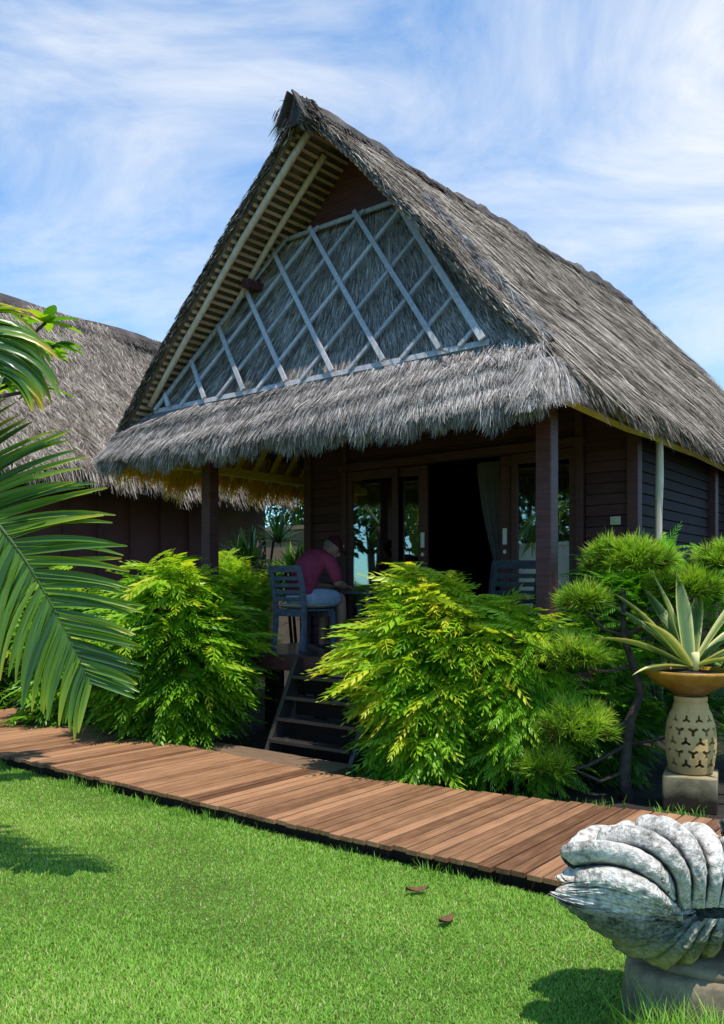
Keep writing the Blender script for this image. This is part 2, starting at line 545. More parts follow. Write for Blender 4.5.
g = Geo()
us_ = np.linspace(-2.6, 8.2, 28)
rows_ = []
for uu_ in us_:
    f_ = float(np.interp(uu_, [-6, 0, 3.8, 5.1, 8, 10], [-2.02, -2.34, -2.35, -2.28, -1.75, -1.3]))
    rows_.append([W(uu_, f_ + .0, -.003), W(uu_, f_ - .03, .05), W(uu_, f_ - .5, .052), W(uu_, -9.0, .05)])
g.grid(rows_, flip=True)
tag(g.build('lawn', M['lawn']), kind='structure')

# boardwalk --------------------------------------------------------------
FU = [-6, 0, 3.8, 5.1, 8, 10]; FV = [-2.02, -2.34, -2.35, -2.28, -1.75, -1.3]
BU = [-6, -3.6, -.13, 2.8, 4.7, 5.5, 8, 10]; BV = [-.1, -.46, -1.02, -1.12, -.74, -.60, -.05, .4]
vf = lambda u: float(np.interp(u, FU, FV))
vb = lambda u: float(np.interp(u, BU, BV))
bw = bpy.data.objects.new('boardwalk', None); col.objects.link(bw)
bw.location = W(0, 0, 0); bw.rotation_euler = (0, 0, -A)
tag(bw, kind='structure')
u = -2.7
while u < 8.2:
    w = .090
    g = Geo()
    a, b_ = vf(u) + random.uniform(-.012, .012), vb(u) + random.uniform(-.012, .012)
    g.box((0, 0, 0), (w - .011, b_ - a, .03), tint=.5 + random.uniform(-.25, .25))
    o = g.build('plank', M['boardwalk'], bw, bevel=.003)
    o.location = (u, (a + b_) / 2, .135 + random.uniform(-.002, .002))
    o.rotation_euler = (random.uniform(-.002, .002), random.uniform(-.006, .006), random.uniform(-.004, .004))
    u += w
for off0 in (.14, .7, 1.2):
    g = Geo()
    us = np.linspace(-2.7, 8.2, 14)
    for i in range(13):
        p = (us[i], vf(us[i]) + off0 * (vb(us[i]) - vf(us[i])) / 1.35, .06)
        q = (us[i + 1], vf(us[i + 1]) + off0 * (vb(us[i + 1]) - vf(us[i + 1])) / 1.35, .06)
        g.bar(p, q, .07, .118)
    g.build('joist', M['beam'], bw)
# landing slabs
g = Geo(); g.box((0, 0, 0), (1.15, .46, .09))
o = g.build('landing_slab', M['slab'], bevel=.006, loc=W(1.25, -.78, .055)); o.rotation_euler = (0, 0, -A)
tag(o, 'wide brown landing slab directly below the porch steps', 'slab', 'landing slabs below the steps')
g = Geo(); g.box((0, 0, 0), (.66, .46, .1))
o = g.build('landing_slab', M['slab'], bevel=.006, loc=W(2.18, -.82, .058)); o.rotation_euler = (0, 0, -A)
tag(o, 'narrower brown landing slab at the right foot of the steps beside the yellow tipped bush', 'slab', 'landing slabs below the steps')

# ------------------------------------------------------------------ thatch building blocks
STRIP_V = np.array([[0, -.5, 0], [0, .5, 0], [.55, -.5, .02], [.55, .5, .02], [1, -.12, 0], [1, .12, 0]])
STRIP_F = [(0, 2, 3, 1), (2, 4, 5, 3)]


def frames(x, n):
    x = nrm(x)
    y = nrm(np.cross(n, x))
    z = np.cross(x, y)
    return x, y, z


def strands(g, P, T, N, length, width, tint, jit=.12, lift=.03, curl=0.0):
    k = len(P)
    side = nrm(np.cross(N, T))
    x = nrm(T + side * rng.normal(0, jit, (k, 1)) + N * rng.normal(lift, lift, (k, 1)))
    n2 = nrm(N + side * rng.normal(0, .45, (k, 1)))
    x, y, z = frames(x, n2)
    ln = length * rng.uniform(.6, 1.3, (k, 1))
    wd_ = width * rng.uniform(.6, 1.4, (k, 1))
    Mx = np.stack([x * ln, y * wd_, z * ln * (1 + curl)], 2)
    g.inst(STRIP_V, None, STRIP_F, Mx, P, tint)


class Slope:
    """a thatched plane between a top line (a0,a1) and an eave line (b0,b1)"""
    def __init__(s, a0, a1, b0, b1, thick, sag=0.0, lump=.03, seed=0, up=1):
        s.c = [np.asarray(p, float) for p in (a0, a1, b0, b1)]
        s.sag, s.lump, s.thick = sag, lump, thick
        r = np.random.default_rng(seed)
        s.ph = r.uniform(0, 6.28, 8)
        n = np.cross(s.c[1] - s.c[0], s.c[2] - s.c[0])
        s.n = nrm(n) * (1 if n[2] > 0 else -1) * up

    def P(s, a, t):
        a = np.asarray(a, float)[..., None]; t = np.asarray(t, float)[..., None]
        p = (s.c[0] * (1 - a) + s.c[1] * a) * (1 - t) + (s.c[2] * (1 - a) + s.c[3] * a) * t
        d = -s.sag * 4 * t * (1 - t)
        ln = np.linalg.norm(s.c[1] - s.c[0]) + .5
        ph = s.ph
        d = d + s.lump * (np.sin(a * ln * 2.1 + ph[0] + t * 2) * .5 + np.sin(a * ln * 4.7 + ph[1] + t * 5) * .3 + np.sin(t * 9 + ph[2] + a * 6) * .4 + np.sin(t * 21 + a * 15 + ph[3]) * .2)
        return p + s.n * d

    def slab(s, g, na=28, nt_=18, tint=.4):
        a, t = np.meshgrid(np.linspace(0, 1, na), np.linspace(0, 1, nt_), indexing='ij')
        top = s.P(a, t)
        bot = top - s.n * s.thick
        g.grid(top, tint); g.grid(bot, tint, True)
        for e in (np.stack([top[0], bot[0]]), np.stack([top[-1], bot[-1]]), np.stack([top[:, 0], bot[:, 0]]), np.stack([top[:, -1], bot[:, -1]])):
            g.grid(e, tint)

    def cover(s, g, k, length=.5, width=.013, tmean=.5, tvar=.18, tmin=0.0, tmax=1.0, jit=.12, lift=.03, layers=0):
        a = rng.uniform(0, 1, k)
        t = rng.uniform(tmin, tmax, k)
        p = s.P(a, t); q = s.P(a, np.minimum(t + .03, 1.03))
        T = nrm(q - p)
        sa = s.P(np.minimum(a + .01, 1.01), t) - p
        N = nrm(np.cross(sa, T)); N = N * np.sign(np.sum(N * s.n, 1, keepdims=True))
        tint = rng.normal(tmean, tvar, k)
        if layers:
            tint += .10 * np.sin((t * layers + .35 * np.sin(a * 17 + s.ph[4]) + .2 * np.sin(a * 41)) * 2 * PI)
        strands(g, p + N * rng.uniform(-.01, .025, (k, 1)), T, N, length, width, tint, jit, lift)

    def fringe(s, g, k, length=.35, width=.014, droop=.5, tmean=.5, tvar=.2, depth=.1, t0=.93, t1=1.0, jit=.15, lift=.02):
        a = rng.uniform(0, 1, k)
        t = rng.uniform(t0, t1, k)
        p = s.P(a, t); q = s.P(a, t + .03)
        T = nrm(nrm(q - p) + np.array([0, 0, -droop]))
        N = np.repeat(s.n[None], k, 0)
        p = p - N * rng.uniform(-.02, depth, (k, 1))
        lump = 1 + .28 * np.sin(a * 23 + s.ph[5]) * np.sin(a * 57 + s.ph[6]) + .12 * np.sin(a * 131)
        strands(g, p, T, N, length * lump[:, None], width, rng.normal(tmean, tvar, k), jit, lift)

    def verge(s, g, k, end=0, length=.35, width=.014, tmean=.4, tvar=.2):
        a = np.full(k, float(end))
        t = rng.uniform(0, 1, k)
        p = s.P(a, t); q = s.P(a, t + .03)
        out = nrm(s.c[0] - s.c[1]) * (1 if end == 0 else -1)
        T = nrm(nrm(q - p) + out * rng.normal(.05, .12, (k, 1)))
        N = nrm(np.repeat(s.n[None], k, 0) * .5 + out * rng.uniform(0, 1, (k, 1)))
        p = p - s.n * rng.uniform(-.02, s.thick, (k, 1)) + out * rng.uniform(-.02, .02, (k, 1))
        strands(g, p, T, N, length, width, rng.normal(tmean, tvar, k), .1, .03)


# ------------------------------------------------------------------ the hut
hut = thing('thatched_hut', 'tall dark wood hut with steep grey thatched roof and white lattice on its gable', 'hut', W(0, 0), -A)
RU, RZ = 1.84, 5.99
A0, A1 = (RU, -.52, RZ), (RU + .05, 6.9, RZ + .32)
right = Slope(A0, A1, (4.42, -.40, 3.13), (4.5, 9.0, 3.10), .06, -.02, .03, 3)
left = Slope(A0, A1, (-1.10, -.56, 3.06), (-1.10, 8.4, 3.08), .08, -.085, .02, 4)
back = Slope((RU - .02, 6.88, RZ + .3), (RU + .1, 6.9, RZ + .3), (-1.05, 8.5, 3.05), (4.5, 9.0, 3.1), .17, .0, .03, 5)
g = Geo()
right.slab(g, 40, 24, .35)
right.cover(g, 190000, .165, .006, .44, .22, 0, .97, .27, .035, 13)
right.cover(g, 9000, .6, .008, .62, .2, 0, .92, .3, .03)
right.fringe(g, 11000, .16, .008, .6, .46, .18, .10)
right.verge(g, 6000, 0, .10, .008, .5)
right.verge(g, 1500, 1, .1, .012)
g.build('roof_slope', M['thatch_dark'], hut)
g = Geo()
left.slab(g, 20, 30, .3)
left.cover(g, 12000, .25, .012, .4)
left.verge(g, 9000, 0, .06, .009, .36)
left.fringe(g, 2500, .2, .011, .6, .4)
g.build('roof_slope', M['thatch_dark'], hut)
g = Geo()
back.slab(g); back.cover(g, 8000, .2, .012, .4)
g.build('roof_slope', M['thatch_dark'], hut)
# yellow young thatch on the underside of the eaves
g = Geo()
left.fringe(g, 14000, .28, .011, 1.0, .5, .2, .05, .9, .98)
for o_ in g.v:
    o_ -= left.n * .08
right.fringe(g, 6000, .10, .010, .9, .5, .2, .03, .955, .99)
for o_ in g.v[1:]:
    o_ -= right.n * .07
g.build('eave_lining', M['thatch_yellow'], hut)
# soffit battens under the front overhang of both slopes
for sl_, nm in ((left, 'l'), (right, 'r')):
    g = Geo()
    for t in np.arange(.035, .985, .0195):
        p = sl_.P(np.array(.004), np.array(t)) - sl_.n * (sl_.thick + .012)
        q = sl_.P(np.array(.16), np.array(t)) - sl_.n * (sl_.thick + .012)
        g.bar(p, q, .03, .022, sl_.n, .5 + random.uniform(-.3, .3))
    g.build('soffit_battens', M['batten'], hut)
    for vv, t0, t1, r in ((.012, .02, .80, .036), (.055, .06, .62, .032)) if nm == 'l' else ():
        g = Geo()
        ts = np.linspace(t0, t1, 9)
        pts = np.array([sl_.P(np.array(vv), np.array(t)) - sl_.n * (sl_.thick + .065) for t in ts])
        g.tube(pts, np.linspace(r, r * .85, 9), 10)
        g.build('bamboo_pole', M['bamboo'], hut, True)
    # purlin end below the overhang
    g = Geo()
    if nm == 'r': continue
    p = sl_.P(np.array(.004), np.array(.40)) - sl_.n * .2
    g.bar(p + np.array([0, .3, 0]), p + np.array([0, 2.4, 0]), .085, .085)
    g.build('purlin', M['dark_wood'], hut, bevel=.006)
# golden rafters under the left eave, seen past the post
for k in range(14):
    v = .25 + k * .3
    g = Geo()
    a = (v + .52) / 8.9
    p = left.P(np.array(a), np.array(.60)) - left.n * .22
    q = left.P(np.array(a), np.array(.97)) - left.n * .22
    g.bar(p, q, .05, .05, left.n)
    g.build('rafter', M['gold_wood'], hut)
g = Geo()
for k in range(12):
    a_, b_ = right.P(np.array(.01 + k / 12 * .8), np.array(.995)), right.P(np.array(.01 + (k + 1) / 12 * .8), np.array(.995))
    g.bar(a_ - right.n * .19, b_ - right.n * .19, .05, .05, right.n)
g.build('eave_trim', M['gold_wood'], hut)
g = Geo()
g.bar((-.55, -.2, 3.02), (-.55, 6.5, 3.05), .09, .09)
g.build('eave_beam', M['gold_wood'], hut)
# ridge cap: rough brown pads along the ridge
g = Geo()
n = 60
vs = np.linspace(-.62, 7.0, n)
P = []
for i, v in enumerate(vs):
    zr = RZ + .32 * (v + .52) / 7.4
    b1 = .05 + .03 * math.sin(v * 3.1) + .025 * random.uniform(-1, 1)
    h = .045 + .025 * math.sin(v * 2.3 + 1) + random.uniform(-.03, .03)
    w = .15 + random.uniform(-.04, .04)
    uc = RU + .05 * (v + .5) / 7.4
    P.append([(uc - w, v, zr - .22), (uc - w * .95, v, zr - .12), (uc - .07, v, zr + h - .03), (uc, v, zr + h + .02), (uc + .07, v, zr + h - .03), (uc + w * .95, v, zr - .11), (uc + w, v, zr - .19)])
P = np.array(P)
g.grid(P, .5)
g.add(P[0], [(0, 1, 2), (0, 2, 4), (0, 4, 6), (2, 3, 4), (4, 5, 6)])
k = 9000
yv = rng.uniform(-.6, 6.95, k); sg_ = rng.choice([-1.0, 1.0], k)
zr_ = RZ + .32 * (yv + .52) / 7.4
xo = rng.uniform(0, .17, k)
p = np.stack([RU + sg_ * xo, yv, zr_ + .05 - xo * .95 + rng.uniform(-.01, .02, k)], 1)
strands(g, p, nrm(np.stack([sg_ * .6, rng.normal(0, .5, k), -.7 + 0 * yv], 1)), nrm(np.stack([sg_ * .7, 0 * yv, .7 + 0 * yv], 1)), .16, .011, np.clip(rng.normal(.42, .22, k), 0, 1))
g.build('ridge_cap', M['ridge'], hut)
g = Geo()
g.bar((RU - .16, -.655, RZ - .2), (RU - .02, -.655, RZ + .07), .02, .09, (0, 1, 0))
g.bar((RU + .2, -.655, RZ - .24), (RU + .02, -.645, RZ + .07), .02, .09, (0, 1, 0))
g.build('ridge_end_board', M['ridge'], hut, bevel=.005)
for sx_ in (-1, 1):
    g = Geo()
    k = 260
    p = np.stack([RU + sx_ * rng.uniform(.06, .2, k), rng.uniform(-.68, -.5, k), RZ - rng.uniform(.02, .24, k)], 1)
    strands(g, p, nrm(np.tile([sx_ * .8, -.1, -1.0], (k, 1)) + rng.normal(0, .15, (k, 3))), np.tile([0, -1.0, 0], (k, 1)), .10, .008, rng.normal(.35, .2, k))
    g.build('ridge_fringe', M['thatch_dark'], hut)

# gable: steep thatched face with lattice, skirt below it
TZ, BZ = 5.18, 3.52
TV, BVV = .16, -.36
face = Slope((.80, TV + .03, TZ + .03), (2.72, TV + .03, TZ + .03), (-.85, BVV, BZ), (4.2, BVV, BZ), .1, .02, .012, 8)
face.n = nrm(np.array([0, -(TZ - BZ), TV - BVV])) * np.array([1, 1, 1]); face.n = nrm(np.array([0, -1.6, .52]))
skirt = Slope((-.80, BVV + .02, BZ + .03), (4.15, BVV + .02, BZ + .03), (-1.04, -.66, 3.08), (4.30, -.70, 3.04), .12, -.02, .02, 9)
skirt.n = nrm(np.array([0, -.55, .38]))
g = Geo()
face.slab(g, 30, 16, .35)
face.cover(g, 85000, .17, .0055, .46, .2, 0, .97, .14, .02, 0)
g.build('gable_thatch', M['thatch'], hut)
g = Geo()
skirt.slab(g, 40, 10, .35)
skirt.cover(g, 52000, .17, .006, .52, .2, 0, .95, .2, .03)
skirt.fringe(g, 42000, .17, .006, .8, .52, .22, .12, .82, 1.0, .22, .03)
# rounded corner where skirt meets the right slope
k = 9000
q = rng.uniform(0, PI / 2, k)
tt = rng.uniform(.45, 1, k)
cx = 4.12 + .30 * np.sin(q) * (.35 + .65 * tt); cy = -.42 - .30 * np.cos(q) * (.35 + .65 * tt)
cz = 3.45 - .40 * tt + .1 * (q / (PI / 2)) * tt
p = np.stack([cx, cy, cz], 1)
N = nrm(np.stack([np.sin(q), -np.cos(q), np.full(k, .6)], 1))
T = nrm(np.stack([np.sin(q) * .45, -np.cos(q) * .45, np.full(k, -1.0)], 1))
strands(g, p, T, N, .2, .008, rng.normal(.5, .2, k), .2, .03)
g.build('gable_skirt', M['thatch'], hut)

g = Geo()
rows = 12
for i in range(rows):
    z = 4.95 + i * .095
    x0 = RU - (RZ + .0 - z) / 1.03; x1 = RU + (RZ - .1 - z) / 1.1
    if x1 - x0 < .1: continue
    g.box(((x0 + x1) / 2, .27, z), (x1 - x0, .03, .092), Matrix.Rotation(math.radians(9), 3, 'X'))
g.build('gable_boards', M['red_board'], hut, bevel=.003)

lat = thing('lattice', None, None); lat.parent = hut


def facept(u, h, off=.035):
    """point on the gable face: h 0 at the bottom rail, 1 at the top rail"""
    return np.array([u, BVV + (TV - BVV) * h, BZ + (TZ - BZ) * h]) + face.n * off


def lbar(p, q, w, d, off):
    g = Geo()
    g.bar(facept(p[0], p[1], off), facept(q[0], q[1], off), w, d, face.n, .5 + random.uniform(-.2, .2))
    g.build('lattice_bar', M['lattice'], lat, bevel=.003)


BL, BR, TL, TR = -.40, 3.68, 1.08, 2.44
lbar((BL - .03, 0), (BR + .03, 0), .055, .022, .050)
lbar((TL - .03, 1), (TR + .03, 1), .045, .022, .052)
lbar((BL, 0), (TL, 1), .05, .022, .080)
lbar((TR, 1), (BR, 0), .06, .022, .106)


def clip(ub, ut):
    out = []
    for k in np.linspace(0, 1, 400):
        u = ub + (ut - ub) * k
        if BL + (TL - BL) * k - .001 <= u <= BR + (TR - BR) * k + .001:
            out.append((u, k))
    return (out[0], out[-1]) if len(out) > 20 else None


for k in range(1, 8):
    c = clip(BR + .17 - .57 * k, TR + .10 - .57 * k)
    if c: lbar(c[0], c[1], .046, .022, .103)
for k in range(0, 7):
    c = clip(.03 + .57 * k, 1.50 + .57 * k)
    if c: lbar(c[0], c[1], .038, .022, .077)

# porch, walls --------------------------------------------------------------
DZ = .95
deck = bpy.data.objects.new('porch_deck', None); col.objects.link(deck); deck.parent = hut
for i in range(15):
    g = Geo()
    g.box((2.08, .04 + i * .112, DZ - .017), (4.3, .106, .034), tint=.5 + random.uniform(-.2, .2))
    g.build('deck_board', M['deckboard'], deck, bevel=.003)
g = Geo()
g.box((2.08, -.035, DZ - .08), (4.3, .04, .15)); g.box((-.09, .8, DZ - .08), (.04, 1.6, .15)); g.box((4.25, .8, DZ - .08), (.04, 1.6, .15))
g.build('deck_fascia', M['dark_wood'], deck, bevel=.004)
g = Geo()
for v in (.3, .8, 1.3):
    g.box((2.08, v, DZ - .12), (4.2, .06, .15))
g.build('deck_joists', M['beam'], deck)
for (u, v, h) in ((0, 0, 3.1), (4.0, 0, 3.2), (4.22, 4.72, 3.15), (-.2, 4.7, 3.1), (4.22, 7.6, 3.1)):
    g = Geo()
    g.box((u, v, h / 2), (.135, .135, h))
    g.build('post', M['dark_wood'], hut, bevel=.008)
g = Geo(); g.box((2.0, .0, 3.16), (4.7, .12, .13)); g.build('porch_beam', M['dark_wood'], hut, bevel=.006)
for u in (.1, 1.4, 2.8, 4.0):
    for v in (.9, 1.75, 4.2, 6.6):
        g = Geo(); g.box((u, v, (DZ - .16) / 2 + .004), (.16, .16, DZ - .16)); g.build('pier', M['beam'], hut)
g = Geo(); g.box((2.05, 4.2, DZ - .1), (4.1, 5.1, .12)); g.build('floor_slab', M['dark_wood'], hut)
WV = 1.63


def boards(g, p0, p1, z0, z1, nx, ny, pitch=.105):
    p0, p1 = np.array(p0, float), np.array(p1, float)
    z = z0 + pitch / 2
    d = nrm(np.array([p1[0] - p0[0], p1[1] - p0[1], 0]))
    nn = np.array([nx, ny, 0.0])
    while z < z1:
        up = nrm(np.array([0, 0, 1.0]) + nn * -.16)
        c = np.array([(p0[0] + p1[0]) / 2, (p0[1] + p1[1]) / 2, z])
        z_ = up; x_ = d; y_ = np.cross(z_, x_)
        g.box(c, (np.linalg.norm((p1 - p0)[:2]), .022, pitch - .004), np.stack([x_, y_, z_], 1), .5 + random.uniform(-.2, .2))
        z += pitch


wall = bpy.data.objects.new('board_wall', None); col.objects.link(wall); wall.parent = hut
g = Geo()
boards(g, (.0, WV), (.56, WV), DZ, 3.3, 0, -1)
boards(g, (3.62, WV), (4.06, WV), DZ, 3.3, 0, -1)
boards(g, (.0, WV), (4.06, WV), 3.06, 3.45, 0, -1)
g.build('front_boards', M['dark_board'], wall, bevel=.002)
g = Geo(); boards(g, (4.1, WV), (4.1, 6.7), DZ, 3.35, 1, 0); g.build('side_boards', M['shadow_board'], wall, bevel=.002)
g = Geo(); boards(g, (.0, WV), (.0, 6.7), DZ, 3.35, -1, 0); g.build('side_boards', M['dark_board'], wall, bevel=.002)
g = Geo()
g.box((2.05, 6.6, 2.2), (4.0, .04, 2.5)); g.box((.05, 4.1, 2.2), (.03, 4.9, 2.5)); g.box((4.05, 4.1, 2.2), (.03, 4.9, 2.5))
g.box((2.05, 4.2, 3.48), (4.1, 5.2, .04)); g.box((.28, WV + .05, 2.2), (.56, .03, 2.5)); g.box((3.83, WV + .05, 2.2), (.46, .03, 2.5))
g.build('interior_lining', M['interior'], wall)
for (u, v) in ((.0, WV), (4.1, WV), (4.13, 4.0), (.59, WV - .01), (3.57, WV - .01)):
    g = Geo(); g.box((u, v, (DZ + 3.4) / 2), (.075 if .1 < u < 4 else .11, .11, 3.4 - DZ)); g.build('wall_post', M['dark_wood'], wall, bevel=.006)
g = Geo(); g.box((2.08, WV - .03, 3.05), (3.1, .12, .09)); g.build('door_header', M['dark_wood'], wall, bevel=.005)
g = Geo(); g.box((2.08, WV - .03, DZ + .025), (3.1, .12, .05)); g.build('door_sill', M['dark_wood'], wall, bevel=.005)


def sash(u0, u1, v, fw, handle=None):
    z0, z1 = DZ + .05, 3.0
    fr = Geo()
    for uu in (u0 + fw / 2, u1 - fw / 2):
        fr.box((uu, v, (z0 + z1) / 2), (fw, .04, z1 - z0))
    fr.box(((u0 + u1) / 2, v, z0 + .09), (u1 - u0 - 2 * fw, .04, .18))
    fr.box(((u0 + u1) / 2, v, z1 - .05), (u1 - u0 - 2 * fw, .04, .1))
    f = fr.build('sliding_door' if handle else 'fixed_window', M['dark_wood'], hut, bevel=.004)
    pg = Geo(); pg.box(((u0 + u1) / 2, v + .004, (z0 + z1) / 2 + .04), (u1 - u0 - 2 * fw + .01, .006, z1 - z0 - .27))
    pg.build('pane', M['glass'], f)
    if handle:
        h = Geo(); h.box((handle, v - .026, 2.16), (.05, .012, .17)); h.box((handle, v - .034, 2.16), (.02, .012, .09))
        h.build('handle', M['white'], f, bevel=.004)
        h = Geo(); h.lathe([(0, -.006), (.02, -.006), (.02, .006), (0, .006)], 14)
        ho = h.build('lock', M['white'], f); ho.location = (handle, v - .026, 2.0); ho.rotation_euler = (PI / 2, 0, 0)


sash(.63, 1.36, WV - .02, .07)
sash(1.04, 1.74, WV + .04, .12, 1.68)
sash(2.66, 3.36, WV + .04, .12, 2.72)
sash(2.82, 3.53, WV - .02, .07)
g = Geo(); g.box((3.93, WV - .035, 2.26), (.1, .014, .08)); g.box((3.93, WV - .045, 2.26), (.05, .01, .04))
g.build('light_switch', M['ivory'], hut, bevel=.003)
# bamboo downpipe pole by the right corner
g = Geo()
zz = np.linspace(.3, 3.15, 12)
g.tube([(4.28 + .006 * math.sin(z * 5), 1.78, z) for z in zz], [.034 + (.005 if i % 3 == 0 else 0) for i in range(12)], 10)
g.build('corner_pole', M['bamboo'], hut, True)

# staircase
st = bpy.data.objects.new('staircase', None); col.objects.link(st); st.parent = hut
for u in (1.40, 2.42):
    g = Geo()
    top = np.array([u, -.06, DZ - .03]); bot = np.array([u, -.50, .02])
    g.bar(top, bot, .05, .15, (0, -1, .55))
    g.build('stringer', M['deckboard'], st, bevel=.005)
for k in range(4):
    z = .19 + k * .19
    v = -.45 + k * .10
    g = Geo(); g.box((1.91, v, z), (.97, .17, .035)); g.build('tread', M['deckboard'], st, bevel=.005)
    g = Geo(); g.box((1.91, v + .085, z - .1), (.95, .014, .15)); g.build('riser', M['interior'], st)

# curtain hanging in the doorway
g = Geo()
P = []
for i in range(26):
    a = i / 25
    row = []
    for j in range(22):
        t = j / 21
        pull = .30 * (1 - t) + .06 * t
        uu = 2.64 - a * (.34 - .24 * min(1, t * 1.15) ** 1.5)
        row.append((uu, WV + .16 + .025 * math.sin(a * 22 + t) * (1 - .4 * t), 2.98 - 1.35 * t))
    P.append(row)
g.grid(P)
o = g.build('curtain', M['curtain'], None, True)
o.location = W(0, 0); o.rotation_euler = (0, 0, -A)
tag(o, 'sheer grey curtain gathered to the right inside the dark doorway', 'curtain')


# ------------------------------------------------------------------ chairs
def make_chair(label, loc, rz, group, m=None):
    t = thing('wooden_chair', label, 'chair', loc, rz, group)     # faces +X
    m = m or M['chair']
    for sy in (-1, 1):
        g = Geo(); y = sy * .23
        pts = [(-.25, y, 0), (-.215, y, .25), (-.21, y, .46), (-.235, y, .68), (-.29, y, .90)]
        for p, q in zip(pts[:-1], pts[1:]):
            g.bar(p, np.array(q) + (np.array(q) - np.array(p)) * .02, .045, .05, (1, 0, 0))
        g.build('leg', m, t, bevel=.005)
        g = Geo(); g.bar((.21, y, 0), (.21, y, .42), .045, .045, (1, 0, 0)); g.build('leg', m, t, bevel=.005)
    g = Geo()
    for k in range(7):
        g.box((-.18 + k * .066, 0, .432), (.058, .44, .02))
    g.box((.2, 0, .395), (.03, .42, .06)); g.box((-.19, 0, .395), (.03, .42, .06))
    g.build('seat', m, t, bevel=.004)
    g = Geo()
    for z, x, h in ((.875, -.285, .075), (.775, -.262, .04), (.70, -.245, .04), (.625, -.23, .04), (.55, -.222, .04)):
        g.box((x, 0, z), (.02, .42, h), Matrix.Rotation(math.radians(-13), 3, 'Y'))
    g.build('backrest', m, t, bevel=.004)
    return t


CU, CV = .80, .65
FD = nrm(np.array([.70, .714, 0]))
crz = math.atan2(FD[1], FD[0])
cl = W(CU, CV, DZ)
make_chair('washed blue wooden chair with slatted back under the seated man', cl, crz, 'porch chairs')


def cushion(label, loc, rz, mat, tilt=0):
    g = Geo()
    n = 14
    a = np.linspace(-1, 1, n)
    X, Y = np.meshgrid(a, a, indexing='ij')
    prof = (1 - np.abs(X) ** 5) * (1 - np.abs(Y) ** 5)
    for sg in (1, -1):
        g.grid(np.stack([X * .21, Y * .205, sg * .03 * prof ** .5 + .033], 2), flip=sg < 0)
    o = g.build('seat_cushion', mat, None, True)
    o.location = loc; o.rotation_euler = (0, tilt, rz)
    return tag(o, label, 'cushion', 'seat cushions on the porch')


cushion('pale beige cushion on the chair the man sits on', (cl[0], cl[1], cl[2] + .443), crz, M['cushion'])
c2 = W(3.25, .62, DZ)
M['chair_shaded'] = wood_mat('shaded_blue_wood', (.012, .015, .022), (.045, .055, .075), .6, 6.0, (3, 3, 3), .3)  # same chair wood with shade put into its colour
make_chair('shade darkened slatted wooden chair half hidden behind the bush beside the right porch post', c2, -A + 2.6, 'porch chairs', M['chair_shaded'])
cushion('rust brown cushion on the empty chair behind the bush', (c2[0], c2[1], c2[2] + .443), -A + 2.6, M['brown_cushion'])


# ------------------------------------------------------------------ seated man
def evaluated(o):
    bpy.context.view_layer.update()
    dg = bpy.context.evaluated_depsgraph_get()
    me = bpy.data.meshes.new_from_object(o.evaluated_get(dg))
    bpy.data.objects.remove(o)
    return me


def skin_mesh(verts, edges, sub=2, root=0):
    me = bpy.data.meshes.new('tmp')
    me.from_pydata([v[:3] for v in verts], edges, [])
    o = bpy.data.objects.new('tmp', me); col.objects.link(o)
    o.modifiers.new('s', 'SKIN')
    for i, v in enumerate(verts):
        r = v[3]
        me.skin_vertices[0].data[i].radius = (r, v[4] if len(v) > 4 else r)
        me.skin_vertices[0].data[i].use_root = (i == root)
    sb = o.modifiers.new('u', 'SUBSURF'); sb.levels = sub; sb.render_levels = sub
    return evaluated(o)


def remesh(meshes, vox, smooth=4):
    bm = bmesh.new()
    for me in meshes:
        bm.from_mesh(me)
    me = bpy.data.meshes.new('tmp'); bm.to_mesh(me); bm.free()
    o = bpy.data.objects.new('tmp', me); col.objects.link(o)
    r = o.modifiers.new('r', 'REMESH'); r.mode = 'VOXEL'; r.voxel_size = vox
    if smooth:
        s_ = o.modifiers.new('s', 'SMOOTH'); s_.iterations = smooth; s_.factor = .5
    me2 = evaluated(o)
    me2.polygons.foreach_set('use_smooth', np.ones(len(me2.polygons), bool))
    return me2


def ball(c, r, R=None, n=24):
    """an ellipsoid mesh used inside the remeshed body"""
    bm = bmesh.new()
    bmesh.ops.create_uvsphere(bm, u_segments=n, v_segments=n // 2, radius=1)
    for v in bm.verts:
        p = Vector((v.co.x * r[0], v.co.y * r[1], v.co.z * r[2]))
        if R is not None: p = R @ p
        v.co = p + Vector(c)
    me = bpy.data.meshes.new('tmp'); bm.to_mesh(me); bm.free()
    return me


def tubemesh(pts, rad, n=14):
    g = Geo()
    pts = np.array(pts, float)
    t0 = np.linspace(0, 1, len(pts)); t1 = np.linspace(0, 1, 26)
    Q = np.stack([np.interp(t1, t0, pts[:, i]) for i in range(3)], 1)
    R = np.interp(t1, t0, rad)
    for _ in range(5):
        Q[1:-1] = (Q[:-2] + 2 * Q[1:-1] + Q[2:]) / 4; R[1:-1] = (R[:-2] + 2 * R[1:-1] + R[2:]) / 4
    d0, d1 = nrm(Q[0] - Q[1]), nrm(Q[-1] - Q[-2])
    Q = np.concatenate([[Q[0] + d0 * R[0] * .8], Q, [Q[-1] + d1 * R[-1] * .55, Q[-1] + d1 * R[-1] * .9]])
    R = np.concatenate([[R[0] * .4], R, [R[-1] * .8, R[-1] * .35]])
    g.tube(Q, R, n)
    return g.mesh('tmp')


man = thing('person', 'man in maroon shirt, dark red cap and light shorts bending forward on a porch chair', 'person', (cl[0], cl[1], cl[2]), crz)
# x forward, y left, z up; floor is z = 0


def tilt(a):
    return Matrix.Rotation(a, 3, 'Y')


